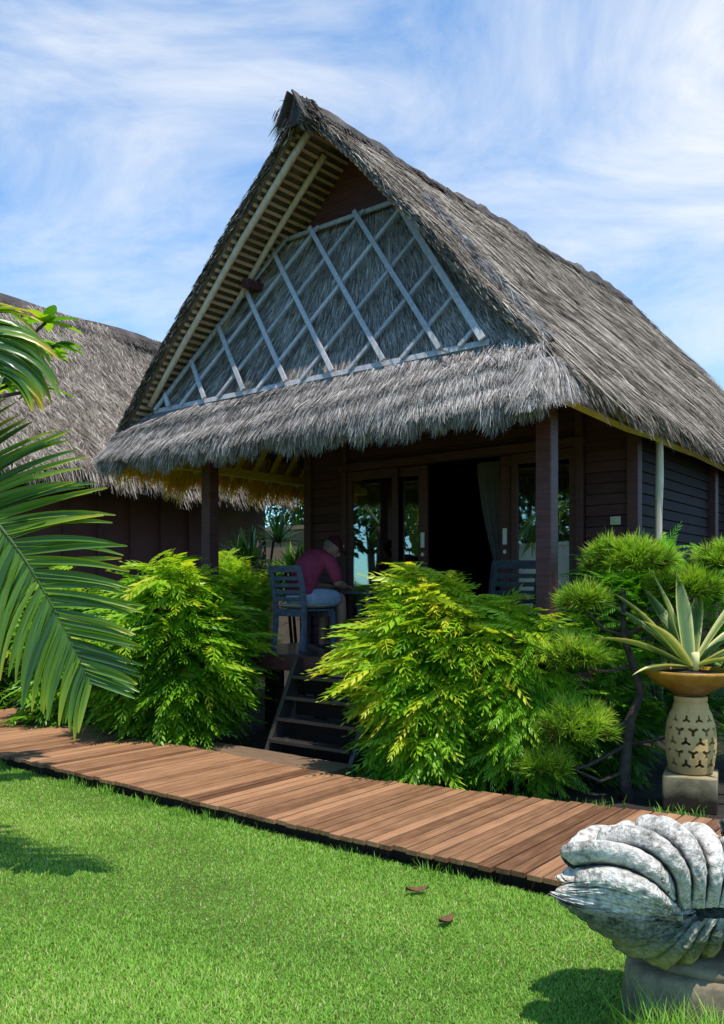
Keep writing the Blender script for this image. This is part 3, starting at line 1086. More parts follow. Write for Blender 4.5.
bodym = [ball((-.06, 0, .60), (.14, .165, .14)), ball((-.01, 0, .74), (.125, .155, .16), tilt(.3)), ball((.075, 0, .90), (.13, .165, .18), tilt(.65)), ball((.16, 0, 1.0), (.10, .17, .09), tilt(.6)),
         tubemesh([(.18, 0, .99), (.27, 0, 1.035), (.37, 0, 1.085)], [.075, .06, .055])]
for sy in (-1, 1):
    bodym.append(tubemesh([(.15, sy * .13, 1.0), (.185, sy * .205, .955), (.22, sy * .245, .84), (.255, sy * .255, .735)], [.07, .066, .054, .045]))
    bodym.append(tubemesh([(.25, sy * .255, .735), (.38, sy * .21, .70), (.50, sy * .13, .692)], [.045, .042, .029]))
    bodym.append(ball((.535, sy * .105, .688), (.048, .04, .022), Matrix.Rotation(-sy * .5, 3, 'Z')))
    for j, (dy, ln) in enumerate(((-.028, .062), (-.010, .074), (.009, .07), (.027, .055))):
        y0 = sy * .09 + dy
        bodym.append(tubemesh([(.552, y0, .688), (.565 + ln * .55, y0 + dy * .2, .684), (.565 + ln * .95, y0 + dy * .25, .665), (.565 + ln * 1.05, y0 + dy * .2, .642)], [.010, .0095, .0085, .008], 8))
    bodym.append(tubemesh([(.52, sy * .075, .688), (.548, sy * .052, .684), (.585, sy * .045, .672)], [.014, .0115, .009], 8))
    bodym.append(tubemesh([(-.02, sy * .09, .555), (.2, sy * .125, .56), (.40, sy * .14, .555)], [.10, .088, .066]))
    bodym.append(tubemesh([(.41, sy * .14, .55), (.43, sy * .14, .37), (.405, sy * .14, .22), (.39, sy * .14, .07)], [.064, .058, .044, .036]))
    bodym.append(tubemesh([(.375, sy * .14, .045), (.47, sy * .147, .042), (.57, sy * .155, .034)], [.036, .036, .026]))
HP = math.radians(40)          # head pitched down
HC = Vector((.425, 0, 1.135))
HR = Matrix.Rotation(math.radians(-46), 3, 'Z') @ Matrix.Rotation(HP, 3, 'Y')


def hp(x, y, z):
    return HC + HR @ Vector((x, y, z))


bodym += [ball(HC, (.097, .076, .118), HR), ball(hp(.03, 0, -.05), (.07, .062, .07), HR), ball(hp(.075, 0, -.088), (.032, .036, .028), HR),
          ball(hp(.103, 0, -.022), (.022, .015, .028), HR), ball(hp(.113, 0, -.036), (.016, .017, .013), HR),
          ball(hp(.088, 0, -.064), (.018, .027, .009), HR), ball(hp(.09, 0, .022), (.016, .055, .012), HR),
          ball(hp(-.005, .078, -.015), (.02, .012, .032), HR), ball(hp(-.005, -.078, -.015), (.02, .012, .032), HR)]
me = remesh(bodym, .0065, 3)
ob = bpy.data.objects.new('body', me); col.objects.link(ob); ob.parent = man
me.materials.append(M['skin'])
for sy in (-1, 1):
    g = Geo(); g.lathe([(0, -.011), (.008, -.008), (.011, 0), (.008, .008), (0, .011)], 12)
    e = g.build('eye', M['black'], ob, True); e.location = hp(.089, sy * .032, .004)
# shirt
ms = [ball((-.06, 0, .615), (.158, .18, .105)), ball((-.01, 0, .745), (.148, .178, .17), tilt(.3)), ball((.072, 0, .90), (.15, .185, .19), tilt(.65)), ball((.16, 0, 1.0), (.118, .185, .10), tilt(.6)),
      tubemesh([(.18, 0, .99), (.24, 0, 1.022)], [.09, .078])]
for sy in (-1, 1):
    ms.append(tubemesh([(.15, sy * .13, 1.0), (.185, sy * .207, .955), (.213, sy * .24, .86), (.236, sy * .254, .79)], [.085, .082, .074, .07]))
me = remesh(ms, .010, 5)
o = bpy.data.objects.new('shirt', me); col.objects.link(o); o.parent = man; me.materials.append(M['shirt'])
g = Geo(); g.lathe([(.066, -.02), (.078, .0), (.07, .03), (.062, .03), (.06, -.01)], 20)
o = g.build('collar', M['shirt'], o, True); o.location = (.272, 0, 1.04); o.rotation_euler = (0, math.radians(50), 0)
# shorts
ms = [ball((-.055, 0, .57), (.163, .186, .12))]
for sy in (-1, 1):
    ms.append(tubemesh([(-.02, sy * .09, .555), (.17, sy * .125, .56), (.30, sy * .137, .558)], [.118, .108, .098]))
me = remesh(ms, .010, 4)
o = bpy.data.objects.new('shorts', me); col.objects.link(o); o.parent = man; me.materials.append(M['shorts'])
# cap and hair
g = Geo()
prof = [(.104 * math.cos(q), .098 * math.sin(q)) for q in np.linspace(0, PI / 2, 9)]
g.lathe(prof, 24)
n = 14
rows = []
for a in np.linspace(-1.05, 1.05, n):
    r0 = .1
    rows.append([(math.cos(a) * r0, math.sin(a) * r0 * .86, .004), (math.cos(a) * (r0 + .05), math.sin(a) * (r0 * .86 + .01), .006), (math.cos(a) * (r0 + .095) - .02 * abs(a), math.sin(a) * r0 * .9, -.012)])
g.grid(rows); g.grid(np.array(rows) - np.array([0, 0, .006]), flip=True)
g.lathe([(.012, .096), (.01, .104), (0, .106)], 10)
cap = g.build('cap', M['cap'], man, True)
cap.scale = (1.0, .84, 1.0)
cap.location = hp(-.006, 0, .035); cap.rotation_euler = (0, HP - .06, math.radians(-46))
g = Geo(); g.box((.098, 0, .045), (.006, .035, .026), Matrix.Rotation(-.45, 3, 'Y')); g.build('emblem', M['white'], cap, bevel=.002)
me = remesh([ball(hp(-.03, 0, -.0), (.082, .082, .075), HR)], .01, 1)
o = bpy.data.objects.new('hair', me); col.objects.link(o); o.parent = man; me.materials.append(M['hair'])
for sy in (-1, 1):
    g = Geo(); g.tube([(.37, sy * .14, .008), (.5, sy * .15, .008), (.61, sy * .157, .008)], [.038, .044, .036], 12)
    g.tube([(.50, sy * .10, .02), (.50, sy * .125, .056), (.5, sy * .15, .062), (.5, sy * .19, .05), (.5, sy * .2, .015)], .008, 6)
    o = g.build('sandal', M['sandal'], man, True)
# low table in front of the man
tb = W(1.08, 1.34, DZ)
t = thing('side_table', 'small dark wooden table in front of the seated man', 'table', tb, crz)
g = Geo(); g.box((0, 0, .62), (.30, .5, .03)); g.build('table_top', M['chair'], t, bevel=.006)
for sx_ in (-1, 1):
    for sy in (-1, 1):
        g = Geo(); g.box((sx_ * .14, sy * .21, .30), (.04, .04, .605)); g.build('leg', M['chair'], t, bevel=.004)

# ------------------------------------------------------------------ neighbouring hut
nb = thing('thatched_hut', 'lower neighbouring hut with pale thatched roof and plank walls behind the palm frond', 'hut', W(-3.2, 0), -A)
# local: u' = u + 3.2
nr = Slope((-2.15, -2.2, 6.08), (-2.15, 4.3, 6.08), (.56, -2.2, 3.16), (.56, 4.18, 3.12), .2, .08, .06, 21)
nl = Slope((-2.15, -2.2, 6.08), (-2.15, 4.3, 6.08), (-4.9, -2.2, 3.1), (-4.9, 4.1, 3.1), .2, .08, .06, 22)
g = Geo()
nr.slab(g, 30, 20, .45); nr.cover(g, 70000, .22, .0095, .56, .18, 0, .96, .36, .05, 0)
nr.fringe(g, 9000, .2, .011, .7, .6, .2, .12); nr.verge(g, 900, 1, .16, .011, .6)
g.build('roof_slope', M['thatch_dark'], nb)
g = Geo()
nl.slab(g); nl.cover(g, 3000, .5, .025, .5)
g.build('roof_slope', M['thatch'], nb)
g = Geo()
P = []
for v in np.linspace(-2.3, 4.35, 40):
    h = .05 + .03 * math.sin(v * 3) + random.uniform(-.012, .012)
    P.append([(-2.15 - .15, v, 5.94), (-2.15 - .08, v, 6.05 + h), (-2.15 + .06, v, 6.05 + h), (-2.15 + .13, v, 5.96)])
g.grid(P)
k = 5000
yv = rng.uniform(-2.2, 4.3, k); xo = rng.uniform(0, .22, k)
p = np.stack([-2.15 + xo, yv, 6.10 - xo * 1.05 + rng.uniform(0, .03, k)], 1)
strands(g, p, nrm(np.stack([.6 + 0 * yv, rng.normal(0, .6, k), -.7 + 0 * yv], 1)), nrm(np.stack([.7 + 0 * yv, 0 * yv, .7 + 0 * yv], 1)), .14, .012, np.clip(rng.normal(.45, .25, k), 0, 1))
g.build('ridge_cap', M['ridge'], nb)
g = Geo(); g.box((-.03, 1.0, 1.7), (.06, 3.8, 3.3)); g.build('plank_wall', M['red_board'], nb)
for v in np.arange(-.85, 2.95, .54):
    g = Geo(); g.box((.02, v, 1.7), (.05, .07, 3.3)); g.build('wall_batten', M['dark_wood'], nb, bevel=.004)
g = Geo(); g.box((-.05, 3.48, 1.6), (.12, 1.12, 3.2)); g.build('plaster_wall', M['plaster'], nb)
g = Geo(); g.box((-2.1, 4.0, 1.7), (4.0, .1, 3.3)); g.build('end_wall', M['plaster'], nb)
g = Geo(); g.box((-2.1, -.9, 1.7), (4.0, .1, 3.3)); g.build('end_wall', M['red_board'], nb)

# tan garden wall and trees behind
g = Geo(); g.box((0, 0, 1.42), (4.5, .2, 2.84)); g.box((0, 0, 2.88), (4.6, .28, .08))
o = g.build('garden_wall', M['tan_wall'], loc=W(-4.9, 6.6)); o.rotation_euler = (0, 0, -A)
tag(o, 'tan plastered garden wall seen between the two huts', 'wall')

# ------------------------------------------------------------------ vegetation
LEAF_V = np.array([[0, 0, 0], [.45, -.5, .12], [.45, .5, .12], [1, 0, 0]])
LEAF_F = [(0, 1, 3), (0, 3, 2)]


def frond_template(npair, droop, lw=.055, ll=.30, seed=0, curl=.5):
    r = np.random.default_rng(seed)
    Vs, Fs, Tv = [], [], []
    n = 0
    # rachis
    for x in np.linspace(.12, 1.0, npair):
        z = .10 * x - droop * x * x
        for sg in (-1, 1):
            if x > .99 and sg > 0: continue
            prof = math.sin(PI * (.18 + .74 * x)) ** .6
            l = ll * prof * r.uniform(.85, 1.15)
            a = math.radians(58 - 28 * x + r.uniform(-8, 8)) * sg if x < .99 else 0
            d = np.array([math.cos(a), math.sin(a), -.25 - curl * r.uniform(.5, 1.2)]); d = nrm(d)
            y = nrm(np.cross([0, 0, 1.0], d)); zz = np.cross(d, y)
            Mx = np.stack([d * l, y * lw * prof * 1.2, zz * lw], 1)
            q = LEAF_V @ Mx.T + np.array([x, 0, z])
            Vs.append(q); Fs += [(f[0] + n, f[1] + n, f[2] + n) for f in LEAF_F]; n += 4
            Tv += [0, .0, .0, .06]
    # stalk as a thin strip
    xs = np.linspace(0, 1, 5)
    q = np.array([[x, w, .10 * x - droop * x * x] for x in xs for w in (-.006, .006)])
    Vs.append(q)
    for i in range(4):
        b_ = n + i * 2
        Fs += [(b_, b_ + 2, b_ + 3), (b_, b_ + 3, b_ + 1)]
    Tv += [.1] * 10
    return np.concatenate(Vs), Fs, np.array(Tv)


TEMPL = [frond_template(8, .85, .10, .36, 1, .7), frond_template(9, 1.0, .092, .33, 2, .8), frond_template(7, .7, .108, .38, 3, .6)]
FINE = [frond_template(14, .4, .035, .2, 5, .3), frond_template(13, .5, .032, .22, 6, .4)]
HANG = [frond_template(13, .7, .05, .26, 8, 1.2), frond_template(12, .85, .048, .28, 9, 1.3)]


def scatter(g, templates, P, D, size, tint, roll=.3):
    k = len(P)
    which = rng.integers(0, len(templates), k)
    up = np.array([0, 0, 1.0]) + rng.normal(0, roll, (k, 3))
    x = nrm(D)
    y = nrm(np.cross(up, x)); z = np.cross(x, y)
    for i, (Vt, Ft, Tv) in enumerate(templates):
        m = which == i
        if not m.any(): continue
        s_ = size[m][:, None]
        g.inst(Vt, Ft, None, np.stack([x[m] * s_, y[m] * s_, z[m] * s_], 2), P[m], tint[m], Tv)


def bush(name, label, cat, x, y, rx, ry, h, nf, size, mat, templates, tbase=.42, yellow=.0, group=None, seed=0, z0=0.0, up=.75, lumps=.24):
    r = np.random.default_rng(seed)
    o = thing(name, label, cat, (x, y, 0), 0, group)
    g = Geo()
    d = nrm(r.normal(0, 1, (nf, 3)))
    d[:, 2] = np.where(d[:, 2] < -.75, -d[:, 2], d[:, 2])
    ph = r.uniform(0, 6.28, 9)
    f = 1 + lumps * (np.sin(d[:, 0] * 5 + ph[0]) * np.sin(d[:, 2] * 5 + ph[1]) + .6 * np.sin(d[:, 1] * 8 + ph[2] + d[:, 0] * 6) * np.sin(d[:, 2] * 9 + ph[3]) + .5 * np.sin(d[:, 0] * 13 + ph[4]) * np.sin(d[:, 2] * 12 + d[:, 1] * 7 + ph[5]))
    f = f / (np.abs(d) ** 3).sum(1) ** (1 / 3) * .92
    rad = r.uniform(.35, 1, nf) ** .45
    hz = (h - z0) / 2
    P = np.stack([d[:, 0] * rx * f * rad, d[:, 1] * ry * f * rad, z0 + hz + d[:, 2] * hz * f * rad], 1)
    P[:, 2] = np.maximum(P[:, 2], .12)
    hd = nrm(d * np.array([1, 1, 0]) + r.normal(0, .45, (nf, 3)) * np.array([1, 1, 0]))
    D = hd + np.array([0, 0, 1.0]) * (up * .5 + .35 * np.clip(d[:, 2:3], -.6, 1) + r.normal(0, .28, (nf, 1)))
    lum = np.clip((f - 1) / lumps, -1, 1)
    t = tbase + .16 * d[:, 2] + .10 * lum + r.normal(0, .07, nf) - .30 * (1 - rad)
    if yellow:
        cl_ = .5 + .5 * np.sin(d[:, 0] * 9 + ph[6]) * np.sin(d[:, 2] * 8 + ph[7])
        m = (rad > .86) & (d[:, 2] > -.25) & (r.uniform(0, 1, nf) < yellow * (.35 + cl_))
        t = np.where(m, r.uniform(.72, 1.0, nf), t)
    L_ = P - nrm(D) * (size * .55)
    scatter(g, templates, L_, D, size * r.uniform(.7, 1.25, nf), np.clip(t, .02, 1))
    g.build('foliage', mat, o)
    g = Geo()
    for k in range(9):
        q = r.uniform(0, 6.28); e = r.uniform(.3, .8)
        g.tube([(r.normal(0, rx * .12), r.normal(0, ry * .12), -.02), (math.cos(q) * rx * e * .5, math.sin(q) * ry * e * .5, h * .4), (math.cos(q) * rx * e, math.sin(q) * ry * e, h * r.uniform(.6, .85))], [.016, .012, .006], 6)
    g.build('stems', M['stem'], o, True)
    return o


GB = 'shrubs along the boardwalk'
bush('leafy_shrub', 'tall feathery green shrub left of the porch steps', 'shrub', -1.93, 8.6, .80, .6, 1.88, 3100, .33, M['bush'], TEMPL, .48, .05, GB, 31)
bush('leafy_shrub', 'green shrub partly behind the drooping palm frond at left', 'shrub', -2.95, 9.5, .8, .6, 1.75, 1500, .34, M['bush'], TEMPL, .42, .05, GB, 32)
bush('leafy_shrub', 'small leaved light green shrub behind the chair at the porch edge', 'shrub', *W(-1.78, 2.05)[:2], .60, .55, 2.1, 3000, .24, M['bush_fine'], FINE, .80, .0, GB, 33)
bush('leafy_shrub', 'dark shrub by the left edge of the photo below the palm frond', 'shrub', -5.2, 10.9, 1.0, .7, 1.7, 900, .4, M['bush'], TEMPL, .3, .0, GB, 34)
bush('leafy_shrub', 'large bush with yellow leaf tips right of the porch steps', 'shrub', .68, 7.0, .70, .5, 1.68, 3100, .34, M['bush'], TEMPL + [HANG[0]], .56, .60, GB, 35)
bush('leafy_shrub', 'drooping fine leaved bush between the yellow tipped bush and the pompom conifer', 'shrub', 1.28, 6.75, .40, .42, 1.5, 1200, .32, M['bush'], HANG, .52, .10, GB, 36)
bush('leafy_shrub', 'feathery green shrub behind the potted agave', 'shrub', 2.75, 7.4, .95, .6, 2.0, 2400, .30, M['bush_fine'], FINE, .40, .0, GB, 37)
bush('leafy_shrub', 'low dark shrub under the pompom conifer', 'shrub', 1.75, 7.0, .6, .4, 1.15, 1000, .3, M['bush'], HANG, .25, .0, GB, 38)


# strap leaved plant beside the far wall
def strap_plant(label, x, y, z, n, L_, mat, tb, seed, group=None, w=.05):
    r = np.random.default_rng(seed)
    o = thing('strap_leaf_plant', label, 'plant', (x, y, 0), 0, group)
    g = Geo()
    for c in range(6):
        cx, cy, cz = r.normal(0, .35), r.normal(0, .25), z * r.uniform(.55, 1.0)
        for k in range(n):
            q = r.uniform(0, 6.28); e = r.uniform(.15, 1.25)
            l = L_ * r.uniform(.7, 1.2)
            pts = []
            for s_ in np.linspace(0, 1, 5):
                dr = e * .35 * s_
                pts.append((cx + math.cos(q) * math.sin(e) * l * s_, cy + math.sin(q) * math.sin(e) * l * s_, cz + math.cos(e) * l * s_ - .35 * l * s_ * s_ * e))
            pts = np.array(pts)
            sd_ = nrm(np.array([-math.sin(q), math.cos(q), 0]))
            ww = w * np.array([.6, 1, .9, .6, .05])
            P = np.stack([pts - sd_ * ww[:, None] / 2, pts - np.array([0, 0, .12 * w]), pts + sd_ * ww[:, None] / 2], 1)
            g.grid(P, tb + r.normal(0, .12))
    g.build('leaves', mat, o, True)
    g = Geo()
    for c in range(4):
        g.tube([(r.normal(0, .1), r.normal(0, .1), 0), (r.normal(0, .2), r.normal(0, .2), z)], [.03, .02], 6)
    g.build('stem', M['bark'], o, True)
    return o


p = W(-1.9, 2.7)
strap_plant('dark blue green strap leaved plant below the neighbouring eave', p[0], p[1], 2.4, 60, .62, M['strap'], .38, 41, 'strap leaved plants between the huts')
p = W(-1.45, 3.0)
strap_plant('bright green strap leaved plant below the neighbouring eave behind the man', p[0], p[1], 1.95, 60, .5, M['strap'], .88, 42, 'strap leaved plants between the huts', .055)


# trees
def tree(label, x, y, h, rc, nl, group, seed, ls=.16, mat='tree'):
    r = np.random.default_rng(seed)
    o = thing('leafy_tree', label, 'tree', (x, y, 0), 0, group)
    g = Geo()
    tp = np.array([(0, 0, -.05), (.05, .03, h * .2), (-.05, .05, h * .4), (.05, 0, h * .62)])
    g.tube(tp, [.16, .13, .11, .06], 9)
    cl_ = []
    for k in range(16):
        q = r.uniform(0, 6.28); e = r.uniform(.25, .95)
        c = np.array([math.cos(q) * rc * e, math.sin(q) * rc * e, h * r.uniform(.5, .95)])
        s_ = tp[r.integers(1, 4)]
        g.tube([s_, (s_ + c) / 2 + np.array([0, 0, .1]), c], [.05, .035, .012], 6)
        cl_.append(c)
    g.build('trunk', M['bark'], o, True)
    g = Geo()
    cl_ = np.array(cl_)
    w = r.integers(0, 16, nl)
    dd = nrm(r.normal(0, 1, (nl, 3)))
    P = cl_[w] + dd * (rc * .42 * r.uniform(.2, 1, (nl, 1)) ** .6) * np.array([1, 1, .75])
    D = dd + r.normal(0, .5, (nl, 3)) + np.array([0, 0, -.15])
    x_ = nrm(D); up = nrm(r.normal(0, .5, (nl, 3)) + np.array([0, 0, 1])); y_ = nrm(np.cross(up, x_)); z_ = np.cross(x_, y_)
    s_ = ls * r.uniform(.7, 1.3, (nl, 1))
    g.inst(LEAF_V, LEAF_F, None, np.stack([x_ * s_, y_ * s_ * .5, z_ * s_ * .4], 2), P, .45 + .2 * dd[:, 2] + r.normal(0, .15, nl))
    g.build('crown', M[mat], o)
    return o


GT = 'trees behind the huts'
p = W(-6.4, 10.0); tree('green tree seen through the gap between the two huts', p[0], p[1], 5.2, 2.2, 12000, GT, 51)
p = W(7.5, 12.0); tree('green tree behind the right end of the hut', p[0], p[1], 3.2, 1.6, 3000, GT, 52, .2)

# broad leaved branch behind the palm at top left
r_ = np.random.default_rng(9)
bt = thing('broad_leaf_tree', 'broad leaved tree whose leaf tips show above the palm at upper left', 'tree', (-2.95, 6.1, 0))
g = Geo(); g.tube([(0, 0, -.02), (.05, 0, 1.5), (.0, .1, 2.6), (.25, 0, 3.2)], [.08, .07, .05, .03], 8)
tips = []
for k in range(11):
    e = np.array([r_.uniform(-.3, .6), r_.uniform(-.4, .5), r_.uniform(3.15, 3.52)])
    g.tube([(.0, .1, 2.6), np.array([.04, .1, 2.98]), e], [.03, .022, .012], 6)
    tips.append(e)
tips.append(np.array([.68, -.05, 3.52])); g.tube([(.25, 0, 3.2), (.68, -.05, 3.52)], [.02, .01], 6)
tips.append(np.array([.72, .0, 3.36])); g.tube([(.25, 0, 3.2), (.72, 0, 3.36)], [.02, .01], 6)
g.build('trunk', M['bark'], bt, True)
g = Geo()
for e in tips:
    for k in range(8):
        q = r_.uniform(0, 6.28); d = nrm(np.array([math.cos(q), math.sin(q), r_.uniform(-.2, .8)]))
        y_ = nrm(np.cross([0, 0, 1], d)); z_ = np.cross(d, y_)
        l = r_.uniform(.16, .26)
        P = []
        for s_ in np.linspace(0, 1, 6):
            w = .085 * math.sin(PI * min(.98, .08 + s_ * .92)) ** .8
            c = e + d * l * s_ + np.array([0, 0, -.06 * s_ * s_])
            P.append([c - y_ * w / 2 + z_ * .012, c, c + y_ * w / 2 + z_ * .012])
        g.grid(P, .48 + r_.normal(0, .12))
g.build('crown', M['bush'], bt, True)


# ------------------------------------------------------------------ palm
def palm_frond(g, gr, pts, N, llen, n, r, tbase=.35, yel=.0, droopA=.25, droopB=.6, w=.045, start=.12, spread=.45, lenprof=None):
    pts = np.asarray(pts, float)
    # resample
    tt = np.linspace(0, 1, len(pts))
    fine = np.linspace(0, 1, 40)
    # smooth curve through points (Catmull via cubic fit)
    Q = np.stack([np.interp(fine, tt, pts[:, i]) for i in range(3)], 1)
    for _ in range(6):
        Q[1:-1] = (Q[:-2] + Q[1:-1] * 2 + Q[2:]) / 4
    gr.tube(Q, np.linspace(.022, .004, 40), 6)
    Tg = nrm(np.gradient(Q, axis=0))
    for i in range(n):
        s_ = start + (1 - start) * (i + .5) / n
        k = s_ * 39; k0 = int(min(38, math.floor(k))); f = k - k0
        b = Q[k0] * (1 - f) + Q[k0 + 1] * f
        t = Tg[k0]
        nn = nrm(np.asarray(N) - t * np.dot(N, t))
        side = np.cross(nn, t)
        for sg in (-1, 1):
            l = llen * (math.sin(PI * (.22 + .68 * s_)) ** .7) * r.uniform(.88, 1.12) * (1.0 if sg > 0 else 1.12)
            fw = spread + .75 * s_ ** 2 + r.normal(0, .09)
            d = nrm(side * sg + t * fw + nn * (.12 + r.normal(0, .05)))
            dr = (droopA if sg > 0 else droopB) * r.uniform(.6, 1.5)
            m = 8
            P = []
            tn = []
            p = b.copy()
            dd = d.copy()
            tb = tbase + r.normal(0, .10)
            bw_ = r.normal(0, .35)
            tip_y = yel * r.uniform(.3, 1.3)
            for j in range(m):
                q = j / (m - 1)
                ww = w * (math.sin(PI * min(.985, .10 + .88 * q)) ** .55) * (1 - .25 * q)
                bn = nrm(np.cross(nn + side * bw_, dd)); zz = np.cross(dd, bn)
                P.append([p - bn * ww * .46 + zz * ww * .34, p.copy(), p + bn * ww * .46 + zz * ww * .34])
                tn.append([tb + .05 + tip_y * q ** 3, tb - .06 + tip_y * q ** 3, tb + .05 + tip_y * q ** 3])
                dd = nrm(dd + np.array([0, 0, -1.0]) * dr / m * (.4 + 1.6 * q))
                p = p + dd * l / (m - 1)
            g.grid(P, np.array(tn).ravel())


def palm(label, loc, group, fronds, trunk_h):
    o = thing('palm_tree', label, 'palm', loc, 0, group)
    g = Geo()
    zs = np.linspace(-.05, trunk_h, 14)
    g.tube([(.04 * math.sin(z), .03 * math.cos(z * 1.3), z) for z in zs], [.13 - .03 * i / 13 + (.008 if i % 2 else 0) for i in range(14)], 12)
    g.build('trunk', M['bark'], o, True)
    for fr in fronds:
        g, gr = Geo(), Geo()
        pts = np.array(fr[0]) - np.array([loc[0], loc[1], 0])
        palm_frond(g, gr, pts, *fr[1:-1], **fr[-1])
        f = g.build('frond', M['palm'], o, True)
        gr.build('rachis', M['rachis'], f, True)
    return o


rp_ = np.random.default_rng(77)
BX, BY = -3.15, 4.75
fr1 = ([(BX, BY, 2.5), (-2.62, 4.62, 2.42), (-2.2, 4.52, 2.22), (-1.99, 4.48, 2.02), (-1.77, 4.44, 1.76), (-1.56, 4.40, 1.42), (-1.40, 4.36, 1.12)], (-.10, -.93, .34), .58, 58, rp_, dict(tbase=.51, yel=.30, droopA=.24, droopB=1.5, w=.042, start=.25, spread=.25))
fr2 = ([(BX, BY, 2.45), (-2.8, 4.62, 2.75), (-2.4, 4.5, 2.95), (-2.12, 4.42, 2.95), (-1.95, 4.36, 2.85), (-1.84, 4.3, 2.70)], (.25, -.75, .6), .56, 50, rp_, dict(tbase=.42, yel=.7, droopA=1.7, droopB=1.9, w=.05, start=.2))
others = []
for k, q in enumerate((1.7, 2.6, 3.4, 4.3, 5.1)):
    e = 1.5
    dx, dy = math.cos(q), math.sin(q)
    others.append(([(BX, BY, 2.4), (BX + dx * .5, BY + dy * .5, 2.95), (BX + dx * 1.0, BY + dy * 1.0, 3.1), (BX + dx * 1.45, BY + dy * 1.45, 2.85), (BX + dx * 1.75, BY + dy * 1.75, 2.4)], (0, 0, 1), .6, 24, rp_, dict(tbase=.4, yel=.1, droopA=.8, droopB=.8)))
pm = palm('young coconut palm reaching in from the left edge with two drooping fronds', (BX, BY, 0), None, [fr1, fr2] + others, 2.4)


# ------------------------------------------------------------------ pompom conifer
NEED_V = np.array([[0, -.5, 0], [0, .5, 0], [.6, -.4, .03], [.6, .4, .03], [1, 0, 0]])
NEED_F4 = [(0, 2, 3, 1)]; NEED_F3 = [(2, 4, 3)]


def pad(g, c, rx, ry, rz, k, seed):
    r = np.random.default_rng(seed)
    d = nrm(r.normal(0, 1, (k, 3)))
    d[:, 2] = np.where(r.uniform(0, 1, k) < .8, np.abs(d[:, 2]), d[:, 2])
    # tufts: needles gather round a few hundred shoots
    ns = 110
    sh = nrm(r.normal(0, 1, (ns, 3))); sh[:, 2] = np.abs(sh[:, 2]) * 1.1 - .18; sh = nrm(sh)
    w = r.integers(0, ns, k)
    R = np.array([rx * .92, ry * .92, rz * .9])
    base = sh[w] * R * r.uniform(.42, 1.1, (ns, 1))[w]
    P = np.asarray(c) + base + r.normal(0, .014, (k, 3))
    D = nrm(sh[w] * np.array([1, 1, .9]) + np.array([0, 0, .35])) + r.normal(0, .5, (k, 3))
    x_ = nrm(D); up = nrm(r.normal(0, 1, (k, 3))); y_ = nrm(np.cross(up, x_)); z_ = np.cross(x_, y_)
    l = .085 * r.uniform(.45, 1.5, (k, 1))
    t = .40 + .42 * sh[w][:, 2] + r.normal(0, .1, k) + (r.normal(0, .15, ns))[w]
    t = np.where(r.uniform(0, 1, k) < .07, r.uniform(.0, .16, k), t)
    g.inst(NEED_V, NEED_F3, NEED_F4, np.stack([x_ * l, y_ * .0062, z_ * l], 2), P, t, [-.22, -.22, .02, .02, .14])


pt = thing('pompom_conifer', 'cloud pruned conifer with round needle pads on bare branches left of the planter', 'shrub', (2.02, 6.4, 0))
tk = [(0, 0, -.02), (-.03, 0, .22), (.0, .02, .42), (.02, 0, .62), (.10, 0, .82), (.06, .05, 1.02), (-.02, .05, 1.25), (.0, .1, 1.6)]
g = Geo(); g.tube(tk, [.05, .045, .04, .038, .032, .028, .024, .016], 10)
pads = [((.05, .05, 1.80), .34, .30, .17), ((-.36, -.1, 1.50), .17, .16, .10), ((-.44, -.18, 1.10), .22, .20, .12), ((-.46, -.2, .58), .30, .26, .17), ((.52, .15, 1.60), .28, .25, .14), ((.85, .2, 1.80), .26, .24, .15), ((-.66, -.15, .28), .2, .18, .12)]
for (c, rx, ry, rz), a in zip(pads, (7, 6, 5, 3, 6, 6, 2)):
    b = np.array(tk[a]); c_ = np.array(c) - np.array([0, 0, rz * .4])
    if a != 7:
        g.tube([b, (b + c_) / 2 + np.array([.0, 0, -.05]), c_], [.018, .014, .009], 7)
g.tube([tk[1], (-.25, -.15, .18), (-.5, -.2, .3)], [.016, .013, .007], 6)
g.tube([tk[2], (.3, -.1, .5), (.5, -.1, .42)], [.016, .012, .006], 6)
g.build('trunk', M['bark'], pt, True)
for i, (c, rx, ry, rz) in enumerate(pads):
    g = Geo(); pad(g, c, rx, ry, rz, int(9500 * (rx / .33) ** 1.4), 60 + i)
    g.build('needle_pad', M['needle'], pt)

# ------------------------------------------------------------------ planter
pl = thing('stone_planter', 'pale pierced stone pedestal with brown glazed bowl on a square block', 'planter', (2.42, 6.2, 0), math.radians(-24))
g = Geo(); g.box((0, 0, .13), (.37, .37, .26)); g.build('base_block', M['vase_block'], pl, bevel=.012)
prof = [(.135, .20), (.155, .215), (.166, .28), (.178, .38), (.180, .46), (.168, .56), (.148, .63), (.125, .675), (.122, .70), (.112, .715), (.118, .735), (.116, .76)]
inner = [(r - .03, z) for r, z in prof][::-1]
g = Geo(); g.lathe(prof + inner, 48, closed=True)
vme = g.mesh('tmp')
vo = bpy.data.objects.new('tmp', vme); col.objects.link(vo)
cg = Geo()


